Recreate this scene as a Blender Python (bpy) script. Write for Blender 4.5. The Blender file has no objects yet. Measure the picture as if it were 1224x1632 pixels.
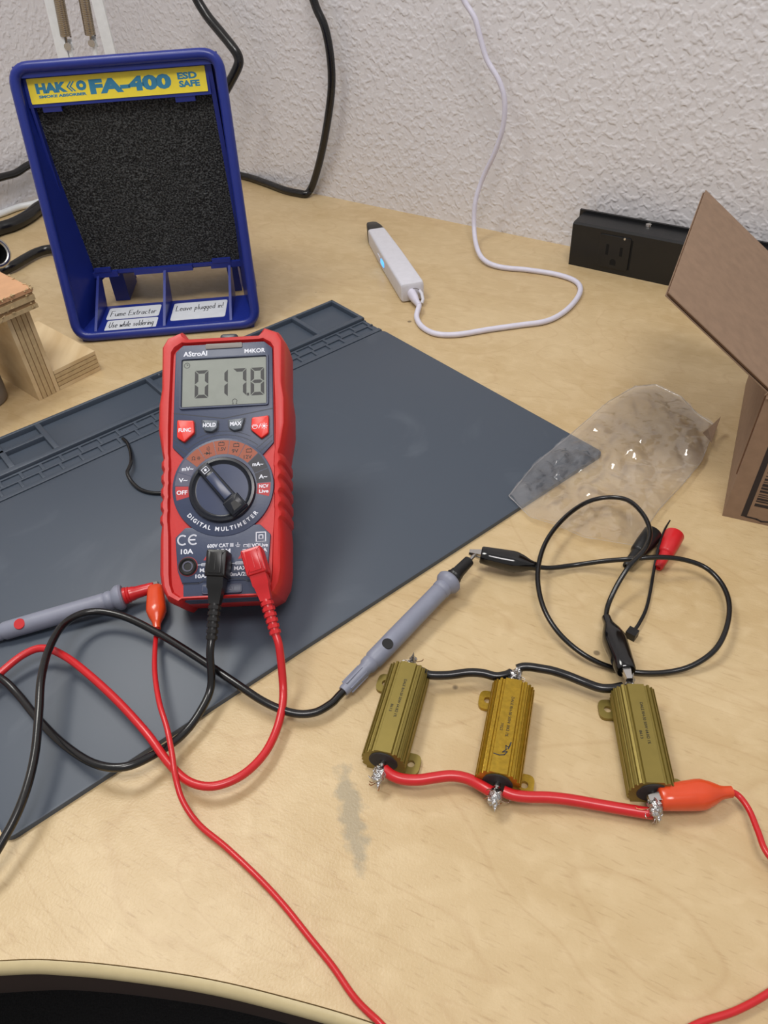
import bpy, bmesh, math, random
from mathutils import Vector, Matrix, noise
R = math.radians
S = 0.001            # every length below is in millimetres
C = bpy.context.scene.collection
random.seed(7)

# ---------------------------------------------------------------- camera
CAM_F, CAM_PITCH, CAM_ROLL, CAM_H = 1235.0, R(41.8), R(-4.0), 319.0
_w = Vector((0, math.cos(CAM_PITCH), -math.sin(CAM_PITCH)))
_up = Vector((1, 0, 0)).cross(_w)
_r = Vector((1, 0, 0)) * math.cos(CAM_ROLL) + _up * math.sin(CAM_ROLL)
_u = Vector((1, 0, 0)) * -math.sin(CAM_ROLL) + _up * math.cos(CAM_ROLL)
EYE = Vector((0, 0, CAM_H))
cd = bpy.data.cameras.new('camera'); co = bpy.data.objects.new('camera', cd); C.objects.link(co)
cd.sensor_fit = 'VERTICAL'; cd.sensor_height = 24.0; cd.sensor_width = 18.0
cd.lens = 24.0 * CAM_F / 1632.0
cd.clip_start = 0.01; cd.clip_end = 20
co.matrix_world = Matrix(((_r.x, _u.x, -_w.x, 0), (_r.y, _u.y, -_w.y, 0), (_r.z, _u.z, -_w.z, CAM_H * S), (0, 0, 0, 1)))
bpy.context.scene.camera = co

# ---------------------------------------------------------------- light
sc = bpy.context.scene
sc.view_settings.view_transform = 'Standard'; sc.view_settings.look = 'None'
sc.view_settings.gamma = 1.0; sc.view_settings.use_curve_mapping = False
sc.view_settings.exposure = -0.07
world = bpy.data.worlds.new('room_light'); sc.world = world; world.use_nodes = True
bg = world.node_tree.nodes['Background']
bg.inputs[0].default_value = (1.0, 0.975, 0.97, 1); bg.inputs[1].default_value = 0.42

def area(name, loc, target, size, size_y, power, col):
    ld = bpy.data.lights.new(name, 'AREA'); ld.shape = 'RECTANGLE'; ld.size = size; ld.size_y = size_y
    ld.energy = power; ld.color = col
    o = bpy.data.objects.new(name, ld); C.objects.link(o)
    o.location = Vector(loc)
    o.rotation_euler = (Vector(target) - Vector(loc)).to_track_quat('-Z', 'Y').to_euler()
    return o
l1 = area('bench_lamp_light', (-0.36, 0.50, 0.95), (-0.08, 0.20, 0.0), 0.34, 0.22, 1.9, (1.0, 0.985, 0.93))
l1.data.spread = R(118)
area('ceiling_panel_light', (0.08, -0.30, 1.75), (0.05, 0.4, 0.0), 0.62, 0.42, 14.5, (1.0, 0.96, 0.945))

# ---------------------------------------------------------------- helpers
def ray(px, py):
    return _r * ((px - 612) / CAM_F) + _u * ((816 - py) / CAM_F) + _w
def P(px, py, z=0.0):                    # the point of the desk scene seen at a pixel, at height z above the desk
    d = ray(px, py); return EYE + d * ((z - CAM_H) / d.z)
CORNER = Vector((-283.5, 1088.8, 0)); DR = Vector((.797, -.604, 0)); NR = Vector((-.604, -.797, 0))
DL = Vector((-.604, -.797, 0)); NL = Vector((.797, -.604, 0))
def PW(px, py, off=0.0, n=NR):           # point on a plane parallel to a wall, off mm in front of it
    d = ray(px, py); o = CORNER + n * off
    return EYE + d * ((o - EYE).dot(n) / d.dot(n))
def PY(px, py, y):
    d = ray(px, py); return EYE + d * (y / d.y)

def lin(c):
    c = c / 255.0
    return c / 12.92 if c <= 0.04045 else ((c + 0.055) / 1.055) ** 2.4
MATS = {}
def mat(name, rgb, rough=0.5, metal=0.0, spec=0.5, bump=None, emit=None, coat=0.0, alpha=None):
    if name in MATS: return MATS[name]
    m = bpy.data.materials.new(name); m.use_nodes = True; MATS[name] = m
    nt = m.node_tree; b = nt.nodes['Principled BSDF']
    col = (lin(rgb[0]), lin(rgb[1]), lin(rgb[2]), 1)
    b.inputs['Base Color'].default_value = col
    b.inputs['Roughness'].default_value = rough; b.inputs['Metallic'].default_value = metal
    b.inputs['Specular IOR Level'].default_value = spec
    if coat: b.inputs['Coat Weight'].default_value = coat; b.inputs['Coat Roughness'].default_value = 0.12
    if emit: b.inputs['Emission Color'].default_value = col; b.inputs['Emission Strength'].default_value = emit
    # small procedural variation so that no surface is perfectly even
    tc = nt.nodes.new('ShaderNodeTexCoord'); ns = nt.nodes.new('ShaderNodeTexNoise')
    ns.inputs['Scale'].default_value = (bump[0] if bump else 180.0); ns.inputs['Detail'].default_value = 3
    nt.links.new(tc.outputs['Object'], ns.inputs['Vector'])
    mx = nt.nodes.new('ShaderNodeMix'); mx.data_type = 'RGBA'; mx.blend_type = 'MULTIPLY'
    mx.inputs[0].default_value = (bump[2] if bump and len(bump) > 2 else 0.12)
    mx.inputs[6].default_value = col
    mr = nt.nodes.new('ShaderNodeMapRange'); mr.inputs[1].default_value = .3; mr.inputs[2].default_value = .7
    mr.inputs[3].default_value = .55; mr.inputs[4].default_value = 1.15
    nt.links.new(ns.outputs['Fac'], mr.inputs[0]); nt.links.new(mr.outputs[0], mx.inputs[7])
    nt.links.new(mx.outputs[2], b.inputs['Base Color'])
    if bump:
        bp = nt.nodes.new('ShaderNodeBump'); bp.inputs['Distance'].default_value = bump[1] * S
        bp.inputs['Strength'].default_value = 1.0
        nt.links.new(ns.outputs['Fac'], bp.inputs['Height']); nt.links.new(bp.outputs[0], b.inputs['Normal'])
    return m

class MB:
    def __init__(s): s.v = []; s.f = []; s.m = []; s.mats = []
    def add(s, vs, fs, m, M=None):
        if m not in s.mats: s.mats.append(m)
        k = s.mats.index(m); n = len(s.v)
        for q in vs:
            q = Vector(q)
            s.v.append(M @ q if M is not None else q)
        for f in fs: s.f.append([i + n for i in f]); s.m.append(k)
        return s
    def box(s, a, b, m, M=None):
        x0, y0, z0 = a; x1, y1, z1 = b
        vs = [(x0,y0,z0),(x1,y0,z0),(x1,y1,z0),(x0,y1,z0),(x0,y0,z1),(x1,y0,z1),(x1,y1,z1),(x0,y1,z1)]
        return s.add(vs, [(3,2,1,0),(4,5,6,7),(0,1,5,4),(1,2,6,5),(2,3,7,6),(3,0,4,7)], m, M)
    def loft(s, rings, m, cap=True, M=None, closed=False):
        n = len(rings[0]); vs = [p for r in rings for p in r]; fs = []
        k = len(rings)
        for i in range(k if closed else k - 1):
            for j in range(n):
                a = i * n + j; b = i * n + (j + 1) % n; c2 = ((i + 1) % k) * n
                fs.append((a, b, c2 + (j + 1) % n, c2 + j))
        if cap and not closed:
            fs.append(tuple(range(n - 1, -1, -1))); fs.append(tuple(range((k - 1) * n, k * n)))
        return s.add(vs, fs, m, M)
    def prism(s, poly, z0, z1, m, bev=0.0, M=None, both=False):
        poly = ccw(poly)
        rings = []
        if both and bev: rings.append([(x, y, z0) for x, y in offset(poly, -bev)]); rings.append([(x, y, z0 + bev) for x, y in poly])
        else: rings.append([(x, y, z0) for x, y in poly])
        if bev:
            rings.append([(x, y, z1 - bev) for x, y in poly])
            rings.append([(x, y, z1 - bev * .3) for x, y in offset(poly, -bev * .3)])
            rings.append([(x, y, z1) for x, y in offset(poly, -bev)])
        else: rings.append([(x, y, z1) for x, y in poly])
        return s.loft(rings, m, True, M)
    def lathe(s, prof, m, M=None, n=28, sq=1.0):
        rings = [[(r * math.cos(2*math.pi*i/n), r * sq * math.sin(2*math.pi*i/n), z) for i in range(n)] for r, z in prof]
        return s.loft(rings, m, True, M)
    def tube(s, pts, rad, m, n=12, M=None, flat=1.0, up=None, cap=True, closed=False):
        pts = [Vector(p) for p in pts]; k = len(pts)
        rads = rad if isinstance(rad, (list, tuple)) else [rad] * k
        T = []
        for i in range(k):
            a = pts[(i - 1) % k] if closed else pts[max(i - 1, 0)]; b = pts[(i + 1) % k] if closed else pts[min(i + 1, k - 1)]
            T.append((b - a).normalized())
        ref = Vector(up) if up else (Vector((0, 0, 1)) if abs(T[0].z) < .9 else Vector((1, 0, 0)))
        N = (ref - T[0] * ref.dot(T[0])).normalized(); rings = []
        for i in range(k):
            if up: N = (ref - T[i] * ref.dot(T[i])).normalized()
            else: N = (N - T[i] * N.dot(T[i])).normalized()
            B = T[i].cross(N)
            rings.append([pts[i] + (N * math.sin(a) * flat + B * math.cos(a)) * rads[i] for a in [2*math.pi*j/n for j in range(n)]])
        return s.loft(rings, m, cap, M, closed)
    def text(s, txt, x, y, m, h=None, w=None, M=None, z=0.0, bold=0.0, align='C', thick=0.06, shear=0.0):
        vs, fs, (x0, x1, y0, y1) = glyphs(txt, bold)
        sy = h / (y1 - y0) if h else w / (x1 - x0)
        sx = w / (x1 - x0) if w else sy
        cx = {'C': (x0 + x1) / 2, 'L': x0, 'R': x1}[align]; cy = (y0 + y1) / 2
        out = [(x + (a - cx) * sx + shear * (b - cy) * sy, y + (b - cy) * sy, z + c * thick) for a, b, c in vs]
        return s.add(out, fs, m, M)
    def line(s, pts, wd, m, M=None, z=0.0, thick=0.06, closed=False):
        pts = [Vector((p[0], p[1])) for p in pts]
        if closed: pts = pts + [pts[0], pts[1]]
        for a, b in zip(pts[:-1], pts[1:]):
            d = b - a
            if d.length < 1e-6: continue
            d.normalize(); q = Vector((-d.y, d.x)) * wd / 2; e = d * wd * .25
            c4 = [a - e + q, a - e - q, b + e - q, b + e + q]
            vs = [(p.x, p.y, z) for p in c4] + [(p.x, p.y, z + thick) for p in c4]
            s.add(vs, [(4,5,6,7),(0,1,5,4),(1,2,6,5),(2,3,7,6),(3,0,4,7)], m, M)
        return s
    def build(s, name, parent=None, origin=(0, 0, 0), smooth=35, kind=None, label=None, rot=None, sub=0):
        me = bpy.data.meshes.new(name); o0 = Vector(origin)
        rinv = rot.inverted() if rot else None
        vs = [(rinv @ (v - o0) if rot else v - o0) * S for v in s.v]
        me.from_pydata(vs, [], s.f)
        for m in s.mats: me.materials.append(m)
        me.polygons.foreach_set('material_index', s.m)
        me.polygons.foreach_set('use_smooth', [smooth > 0] * len(s.f))
        me.update()
        bm = bmesh.new(); bm.from_mesh(me); bmesh.ops.recalc_face_normals(bm, faces=bm.faces); bm.to_mesh(me); bm.free()
        if smooth: me.set_sharp_from_angle(angle=R(smooth))
        o = bpy.data.objects.new(name, me); C.objects.link(o)
        if parent: o.parent = parent
        o.location = o0 * S
        if rot: o.rotation_euler = rot.to_euler()
        if sub:
            md = o.modifiers.new('subdivision', 'SUBSURF'); md.levels = sub; md.render_levels = sub
        if kind: o['kind'] = kind
        if label: o['label'] = label
        return o

def thing(name, label, cat, loc=(0, 0, 0), rot=None, group=None):
    o = bpy.data.objects.new(name, None); C.objects.link(o); o.empty_display_size = 0.02
    o.location = Vector(loc) * S
    if rot: o.rotation_euler = rot.to_euler()
    return tag(o, label, cat, group)
def tag(o, label, cat, group=None):
    o['label'] = label; o['category'] = cat
    if group: o['group'] = group
    return o

def ccw(p):
    a = sum(p[i][0] * p[(i+1) % len(p)][1] - p[(i+1) % len(p)][0] * p[i][1] for i in range(len(p)))
    return list(p) if a > 0 else list(p)[::-1]
def offset(p, d):                        # outward for d > 0, p counter-clockwise
    n = len(p); out = []
    for i in range(n):
        a, b, c = Vector(p[i-1]), Vector(p[i]), Vector(p[(i+1) % n])
        e1 = (b - a).normalized(); e2 = (c - b).normalized()
        n1 = Vector((e1.y, -e1.x)); n2 = Vector((e2.y, -e2.x)); t = n1 + n2
        if t.length < 1e-6: t = n1
        t.normalize(); k = d / max(.45, t.dot(n1)); q = b + t * k; out.append((q.x, q.y))
    return out
def rounded(p, r, seg=5):
    p = ccw(p); n = len(p); out = []
    rr = r if isinstance(r, (list, tuple)) else [r] * n
    for i in range(n):
        a, b, c = Vector(p[i-1]), Vector(p[i]), Vector(p[(i+1) % n])
        e1 = (a - b); e2 = (c - b); k = min(rr[i], e1.length * .45, e2.length * .45)
        s1 = b + e1.normalized() * k; s2 = b + e2.normalized() * k
        for j in range(seg + 1):
            t = j / seg; q = s1 * (1-t)**2 + b * 2*t*(1-t) + s2 * t*t; out.append((q.x, q.y))
    return out
def rect(x0, y0, x1, y1): return [(x0, y0), (x1, y0), (x1, y1), (x0, y1)]
def crom(pts, n=8):
    p = [Vector(q) for q in pts]; p = [p[0] * 2 - p[1]] + p + [p[-1] * 2 - p[-2]]; out = []
    for i in range(1, len(p) - 2):
        for j in range(n):
            t = j / n; a, b, c, d = p[i-1], p[i], p[i+1], p[i+2]
            out.append(.5 * ((2*b) + (c - a)*t + (2*a - 5*b + 4*c - d)*t*t + (3*b - a - 3*c + d)*t**3))
    out.append(p[-2]); return out
def axes(o, z, x=None):                  # matrix whose z axis runs along z
    z = Vector(z).normalized(); x = Vector(x) if x else (Vector((0, 0, 1)) if abs(z.z) < .9 else Vector((1, 0, 0)))
    y = z.cross(x).normalized(); x = y.cross(z)
    return Matrix(((x.x, y.x, z.x, o[0]), (x.y, y.y, z.y, o[1]), (x.z, y.z, z.z, o[2]), (0, 0, 0, 1)))
_G = {}
def glyphs(txt, bold):
    if (txt, bold) in _G: return _G[(txt, bold)]
    cu = bpy.data.curves.new('lettering', 'FONT'); cu.body = txt; cu.size = 1; cu.resolution_u = 3
    cu.offset = bold; cu.extrude = 0.5; cu.fill_mode = 'FRONT'
    o = bpy.data.objects.new('lettering', cu); C.objects.link(o)
    dg = bpy.context.evaluated_depsgraph_get(); e = o.evaluated_get(dg); me = e.to_mesh()
    vs = [(v.co.x, v.co.y, v.co.z) for v in me.vertices]; fs = [tuple(p.vertices) for p in me.polygons]
    e.to_mesh_clear(); bpy.data.objects.remove(o); bpy.data.curves.remove(cu)
    xs = [v[0] for v in vs]; ys = [v[1] for v in vs]
    vs = [(a, b, (1.0 if c > 0 else 0.0)) for a, b, c in vs]
    _G[(txt, bold)] = (vs, fs, (min(xs), max(xs), min(ys), max(ys))); return _G[(txt, bold)]

# ---------------------------------------------------------------- special materials
def nodes(name):
    m = bpy.data.materials.new(name); m.use_nodes = True; nt = m.node_tree
    return m, nt, nt.nodes['Principled BSDF'], lambda t: nt.nodes.new('ShaderNode' + t), nt.links.new
def wall_mat():
    m, nt, b, N, L = nodes('textured_wall_paint')
    b.inputs['Base Color'].default_value = (lin(226), lin(224), lin(226), 1); b.inputs['Roughness'].default_value = .6
    tc = N('TexCoord'); n1 = N('TexNoise'); n1.inputs['Scale'].default_value = 175; n1.inputs['Detail'].default_value = 1.2; n1.inputs['Distortion'].default_value = .25
    n2 = N('TexNoise'); n2.inputs['Scale'].default_value = 420; n2.inputs['Detail'].default_value = 2
    L(tc.outputs['Object'], n1.inputs['Vector']); L(tc.outputs['Object'], n2.inputs['Vector'])
    r = N('MapRange'); r.interpolation_type = 'SMOOTHSTEP'; r.inputs[1].default_value = .40; r.inputs[2].default_value = .74
    L(n1.outputs['Fac'], r.inputs[0])
    a = N('Math'); a.operation = 'MULTIPLY_ADD'; a.inputs[1].default_value = .22; L(n2.outputs['Fac'], a.inputs[0]); L(r.outputs[0], a.inputs[2])
    bp = N('Bump'); bp.inputs['Distance'].default_value = .0009; bp.inputs['Strength'].default_value = .72
    L(a.outputs[0], bp.inputs['Height']); L(bp.outputs[0], b.inputs['Normal']); return m
def maple_mat():
    m, nt, b, N, L = nodes('maple_laminate')
    tc = N('TexCoord'); rot = N('Mapping'); rot.inputs['Rotation'].default_value = (0, 0, R(30))
    L(tc.outputs['Object'], rot.inputs['Vector'])
    def stretched(sx, sy, scale, det, dist=0.0):
        mp = N('Mapping'); mp.inputs['Scale'].default_value = (sx, sy, 1); L(rot.outputs[0], mp.inputs['Vector'])
        n = N('TexNoise'); n.inputs['Scale'].default_value = scale; n.inputs['Detail'].default_value = det; n.inputs['Distortion'].default_value = dist
        L(mp.outputs[0], n.inputs['Vector']); return n.outputs['Fac']
    broad = stretched(1, 2.5, 7, 4, .6); ticks = stretched(1, 7, 110, 3, .3); mott = stretched(1, 1.4, 75, 5, .5)
    # cathedral lines: thin dark contours of a slow field
    field = stretched(1, 3.0, 3.2, 2, .4)
    mu = N('Math'); mu.operation = 'MULTIPLY'; mu.inputs[1].default_value = 34; L(field, mu.inputs[0])
    fr = N('Math'); fr.operation = 'PINGPONG'; fr.inputs[1].default_value = 1; L(mu.outputs[0], fr.inputs[0])
    ln = N('MapRange'); ln.inputs[1].default_value = 0; ln.inputs[2].default_value = .13; ln.inputs[3].default_value = 1; ln.inputs[4].default_value = 0
    L(fr.outputs[0], ln.inputs[0])
    cr = N('ValToRGB'); e = cr.color_ramp.elements
    e[0].position = .3; e[0].color = (lin(192), lin(166), lin(122), 1); e[1].position = .72; e[1].color = (lin(206), lin(183), lin(142), 1)
    L(broad, cr.inputs[0])
    def mul(src, fac_socket, lo, hi, dark, amount):
        mr = N('MapRange'); mr.inputs[1].default_value = lo; mr.inputs[2].default_value = hi; L(fac_socket, mr.inputs[0])
        sc_ = N('Math'); sc_.operation = 'MULTIPLY'; sc_.inputs[1].default_value = amount; L(mr.outputs[0], sc_.inputs[0])
        mx = N('Mix'); mx.data_type = 'RGBA'; L(sc_.outputs[0], mx.inputs[0]); L(src, mx.inputs[6]); mx.inputs[7].default_value = dark
        return mx.outputs[2]
    c = mul(cr.outputs[0], ticks, .58, .8, (lin(150), lin(114), lin(76), 1), .45)
    c = mul(c, mott, .45, .75, (lin(218), lin(196), lin(156), 1), .45)
    c = mul(c, ln.outputs[0], 0, 1, (lin(165), lin(128), lin(86), 1), .17)
    # sparse dark specks
    vo = N('TexVoronoi'); vo.inputs['Scale'].default_value = 26; L(tc.outputs['Object'], vo.inputs['Vector'])
    vm = N('MapRange'); vm.inputs[1].default_value = .035; vm.inputs[2].default_value = .055; vm.inputs[3].default_value = 1; vm.inputs[4].default_value = 0
    L(vo.outputs['Distance'], vm.inputs[0])
    sp = N('SeparateColor'); L(vo.outputs['Color'], sp.inputs[0])
    gt = N('Math'); gt.operation = 'GREATER_THAN'; gt.inputs[1].default_value = .62; L(sp.outputs[0], gt.inputs[0])
    ml = N('Math'); ml.operation = 'MULTIPLY'; L(vm.outputs[0], ml.inputs[0]); L(gt.outputs[0], ml.inputs[1])
    c = mul(c, ml.outputs[0], 0, 1, (lin(95), lin(80), lin(58), 1), .75)
    # grey smear left on the laminate
    a, d = P(545, 1222), P(577, 1385); mid = (a + d) / 2 * S; ang = math.atan2(d.y - a.y, d.x - a.x)
    pm = N('Mapping'); pm.vector_type = 'TEXTURE'; pm.inputs['Location'].default_value = mid; pm.inputs['Rotation'].default_value = (0, 0, ang)
    pm.inputs['Scale'].default_value = ((d - a).length * .55 * S, 6.0 * S, 1)
    L(tc.outputs['Object'], pm.inputs['Vector'])
    ln2 = N('VectorMath'); ln2.operation = 'LENGTH'; L(pm.outputs[0], ln2.inputs[0])
    sn = N('TexNoise'); sn.inputs['Scale'].default_value = 170; sn.inputs['Detail'].default_value = 4; L(tc.outputs['Object'], sn.inputs['Vector'])
    ad = N('Math'); ad.operation = 'MULTIPLY_ADD'; ad.inputs[1].default_value = 1.8; L(sn.outputs['Fac'], ad.inputs[0]); L(ln2.outputs['Value'], ad.inputs[2])
    sm = N('MapRange'); sm.inputs[1].default_value = 1.45; sm.inputs[2].default_value = 1.95; sm.inputs[3].default_value = 1; sm.inputs[4].default_value = 0
    L(ad.outputs[0], sm.inputs[0])
    c = mul(c, sm.outputs[0], 0, 1, (lin(140), lin(134), lin(116), 1), .6)
    L(c, b.inputs['Base Color']); b.inputs['Roughness'].default_value = .38; b.inputs['Specular IOR Level'].default_value = .45
    bp = N('Bump'); bp.inputs['Distance'].default_value = .00025; bp.inputs['Strength'].default_value = .5
    fn = N('TexNoise'); fn.inputs['Scale'].default_value = 900; L(tc.outputs['Object'], fn.inputs['Vector'])
    L(fn.outputs['Fac'], bp.inputs['Height']); L(bp.outputs[0], b.inputs['Normal']); return m
def silicone_mat():
    m, nt, b, N, L = nodes('grey_silicone')
    tc = N('TexCoord'); n1 = N('TexNoise'); n1.inputs['Scale'].default_value = 14; n1.inputs['Detail'].default_value = 6; n1.inputs['Distortion'].default_value = 1.2
    L(tc.outputs['Object'], n1.inputs['Vector'])
    r = N('MapRange'); r.inputs[1].default_value = .6; r.inputs[2].default_value = .8; L(n1.outputs['Fac'], r.inputs[0])
    s1 = N('Math'); s1.operation = 'MULTIPLY'; s1.inputs[1].default_value = .5; L(r.outputs[0], s1.inputs[0])
    mx = N('Mix'); mx.data_type = 'RGBA'; mx.inputs[6].default_value = (lin(65), lin(75), lin(88), 1); mx.inputs[7].default_value = (lin(100), lin(109), lin(120), 1)
    L(s1.outputs[0], mx.inputs[0])
    vo = N('TexVoronoi'); vo.inputs['Scale'].default_value = 42; L(tc.outputs['Object'], vo.inputs['Vector'])
    vm = N('MapRange'); vm.inputs[1].default_value = .03; vm.inputs[2].default_value = .05; vm.inputs[3].default_value = .8; vm.inputs[4].default_value = 0
    L(vo.outputs['Distance'], vm.inputs[0]); sp = N('SeparateColor'); L(vo.outputs['Color'], sp.inputs[0])
    gt = N('Math'); gt.operation = 'GREATER_THAN'; gt.inputs[1].default_value = .8; L(sp.outputs[0], gt.inputs[0])
    ml = N('Math'); ml.operation = 'MULTIPLY'; L(vm.outputs[0], ml.inputs[0]); L(gt.outputs[0], ml.inputs[1])
    m2 = N('Mix'); m2.data_type = 'RGBA'; L(ml.outputs[0], m2.inputs[0]); L(mx.outputs[2], m2.inputs[6]); m2.inputs[7].default_value = (lin(185), lin(188), lin(190), 1)
    L(m2.outputs[2], b.inputs['Base Color']); b.inputs['Roughness'].default_value = .46; b.inputs['Specular IOR Level'].default_value = .6; return m
def foam_mat():
    m, nt, b, N, L = nodes('black_filter_foam')
    tc = N('TexCoord'); n1 = N('TexNoise'); n1.inputs['Scale'].default_value = 720; n1.inputs['Detail'].default_value = 3
    L(tc.outputs['Object'], n1.inputs['Vector'])
    cr = N('ValToRGB'); e = cr.color_ramp.elements; e[0].position = .42; e[0].color = (.006, .006, .006, 1); e[1].position = .66; e[1].color = (.10, .105, .105, 1)
    L(n1.outputs['Fac'], cr.inputs[0]); L(cr.outputs[0], b.inputs['Base Color']); b.inputs['Roughness'].default_value = .8
    bp = N('Bump'); bp.inputs['Distance'].default_value = .0025; L(n1.outputs['Fac'], bp.inputs['Height']); L(bp.outputs[0], b.inputs['Normal']); return m
def film_mat():
    m, nt, b, N, L = nodes('clear_plastic_film')
    nt.nodes.remove(b)
    tr = N('BsdfTransparent'); tr.inputs[0].default_value = (.98, .98, .98, 1)
    gl = N('BsdfGlossy'); gl.inputs['Roughness'].default_value = .09; gl.inputs['Color'].default_value = (1, 1, 1, 1)
    df = N('BsdfDiffuse'); df.inputs['Color'].default_value = (.78, .78, .8, 1)
    fr = N('Fresnel'); fr.inputs['IOR'].default_value = 1.6
    fm = N('Math'); fm.operation = 'MULTIPLY_ADD'; fm.inputs[1].default_value = .6; fm.inputs[2].default_value = .03; fm.use_clamp = True; L(fr.outputs[0], fm.inputs[0])
    tc = N('TexCoord'); ns = N('TexNoise'); ns.inputs['Scale'].default_value = 30; ns.inputs['Detail'].default_value = 4; L(tc.outputs['Object'], ns.inputs['Vector'])
    mr = N('MapRange'); mr.inputs[1].default_value = .35; mr.inputs[2].default_value = .75; mr.inputs[3].default_value = .03; mr.inputs[4].default_value = .12; L(ns.outputs['Fac'], mr.inputs[0])
    m1 = N('MixShader'); L(mr.outputs[0], m1.inputs[0]); L(tr.outputs[0], m1.inputs[1]); L(df.outputs[0], m1.inputs[2])
    m2 = N('MixShader'); L(fm.outputs[0], m2.inputs[0]); L(m1.outputs[0], m2.inputs[1]); L(gl.outputs[0], m2.inputs[2])
    L(m2.outputs[0], nt.nodes['Material Output'].inputs['Surface']); return m
def ply_mat(name, layers):
    m, nt, b, N, L = nodes(name)
    tc = N('TexCoord'); ns = N('TexNoise'); ns.inputs['Scale'].default_value = 60; ns.inputs['Detail'].default_value = 4
    mp = N('Mapping'); mp.inputs['Scale'].default_value = (1, .12, 1) if not layers else (1, 1, 1)
    L(tc.outputs['Object'], mp.inputs[0]); L(mp.outputs[0], ns.inputs['Vector'])
    cr = N('ValToRGB'); e = cr.color_ramp.elements; e[0].position = .3; e[0].color = (lin(196), lin(168), lin(124), 1); e[1].position = .7; e[1].color = (lin(222), lin(200), lin(160), 1)
    L(ns.outputs['Fac'], cr.inputs[0]); L(cr.outputs[0], b.inputs['Base Color']); b.inputs['Roughness'].default_value = .7
    return m

M_WALL = wall_mat(); M_MAPLE = maple_mat(); M_SIL = silicone_mat(); M_FOAM = foam_mat(); M_FILM = film_mat()
M_PLY = ply_mat('plywood_face', False)
M_PLYD = mat('plywood_dark_ply', (150, 120, 84), .8, bump=(300, .3, .3)); M_PLYL = mat('plywood_light_ply', (196, 172, 130), .75, bump=(300, .3, .3))
M_BAND = mat('maple_edge_band', (196, 180, 138), .4); M_UNDER = mat('desk_underside', (52, 36, 28), .75)
M_CARPET = mat('dark_carpet', (26, 26, 28), .95, bump=(400, 2, .6))
M_RED = mat('red_rubber', (196, 34, 32), .42, bump=(600, .04, .08)); M_REDF = mat('red_flat_plastic', (184, 36, 38), .45)
M_BLUE = mat('slate_blue_plastic', (56, 66, 92), .4, bump=(900, .03, .08)); M_NAVY = mat('dark_navy_plastic', (30, 36, 52), .35)
M_KNOB = mat('knob_blue_plastic', (52, 62, 90), .3); M_KNOBD = mat('knob_black_plastic', (22, 26, 36), .3)
M_WHITE = mat('white_print', (225, 228, 238), .5); M_BLACKP = mat('black_print', (18, 18, 20), .5)
M_LCD = mat('lcd_glass', (138, 143, 136), .25, coat=.5); M_SEG = mat('lcd_segment', (16, 18, 20), .4)
M_ORANGE = mat('dial_orange', (150, 72, 42), .45); M_DGREY = mat('dial_grey', (86, 86, 106), .45); M_DBLK = mat('dial_black', (34, 34, 44), .45); M_DRED = mat('dial_red', (176, 38, 44), .45)
M_BTN = mat('grey_button', (92, 100, 110), .4); M_BTNR = mat('red_button', (226, 50, 40), .38)
M_BRUB = mat('black_rubber', (20, 20, 21), .38); M_BPVC = mat('black_pvc', (14, 14, 15), .25, spec=.6); M_RPVC = mat('red_pvc', (200, 30, 36), .3, spec=.6)
M_RBOOT = mat('red_pvc_boot', (205, 34, 40), .35); M_OBOOT = mat('orange_red_boot', (216, 74, 34), .22, spec=.6); M_BBOOT = mat('black_gloss_boot', (10, 10, 11), .14, spec=.7)
M_GREY = mat('probe_grey_plastic', (132, 136, 152), .45); M_CHROME = mat('nickel_metal', (200, 198, 194), .22, metal=1.0)
M_SOLDER = mat('solder', (205, 205, 205), .2, metal=1.0, bump=(1400, .5, .2)); M_COPPER = mat('copper_strand', (176, 120, 86), .35, metal=1.0)
M_GOLD = mat('gold_anodised_matte', (140, 124, 62), .42, metal=.55, spec=.5); M_GOLD2 = mat('gold_anodised_worn', (176, 142, 44), .32, metal=.65, bump=(500, .1, .4))
M_CERAM = mat('dark_potting', (52, 50, 52), .7)
M_HBLUE = mat('royal_blue_plastic', (30, 46, 132), .32, spec=.5); M_HDEEP = mat('royal_blue_inner_plastic', (30, 46, 132), .4)
M_YEL = mat('yellow_label', (240, 218, 62), .4); M_LBLU = mat('label_blue_print', (52, 128, 164), .4)
M_PAPER = mat('white_label_tape', (222, 226, 232), .35); M_INK = mat('marker_ink', (30, 30, 40), .5)
M_WPLA = mat('white_plastic', (214, 214, 222), .32); M_WCAB = mat('white_cable', (218, 216, 232), .4); M_GLOW = mat('blue_indicator', (70, 160, 255), .3, emit=1.6)
M_CARD = mat('cardboard', (146, 120, 98), .85, bump=(160, .15, .25)); M_CARDE = mat('cardboard_edge', (120, 88, 64), .9); M_BOXINK = mat('box_print', (42, 34, 36), .7)
M_OUT = mat('black_outlet_plastic', (22, 23, 25), .38, bump=(500, .05, .2)); M_OUTD = mat('outlet_slot', (0, 0, 0), .9)
M_LAMPW = mat('white_lamp_enamel', (236, 240, 242), .35); M_SPRING = mat('steel_spring', (176, 164, 146), .3, metal=1.0)
M_BARK = mat('reddish_board_face', (206, 158, 118), .6, bump=(80, .2, .25)); M_GRAYR = mat('grey_putty', (128, 122, 118), .5)

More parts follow.
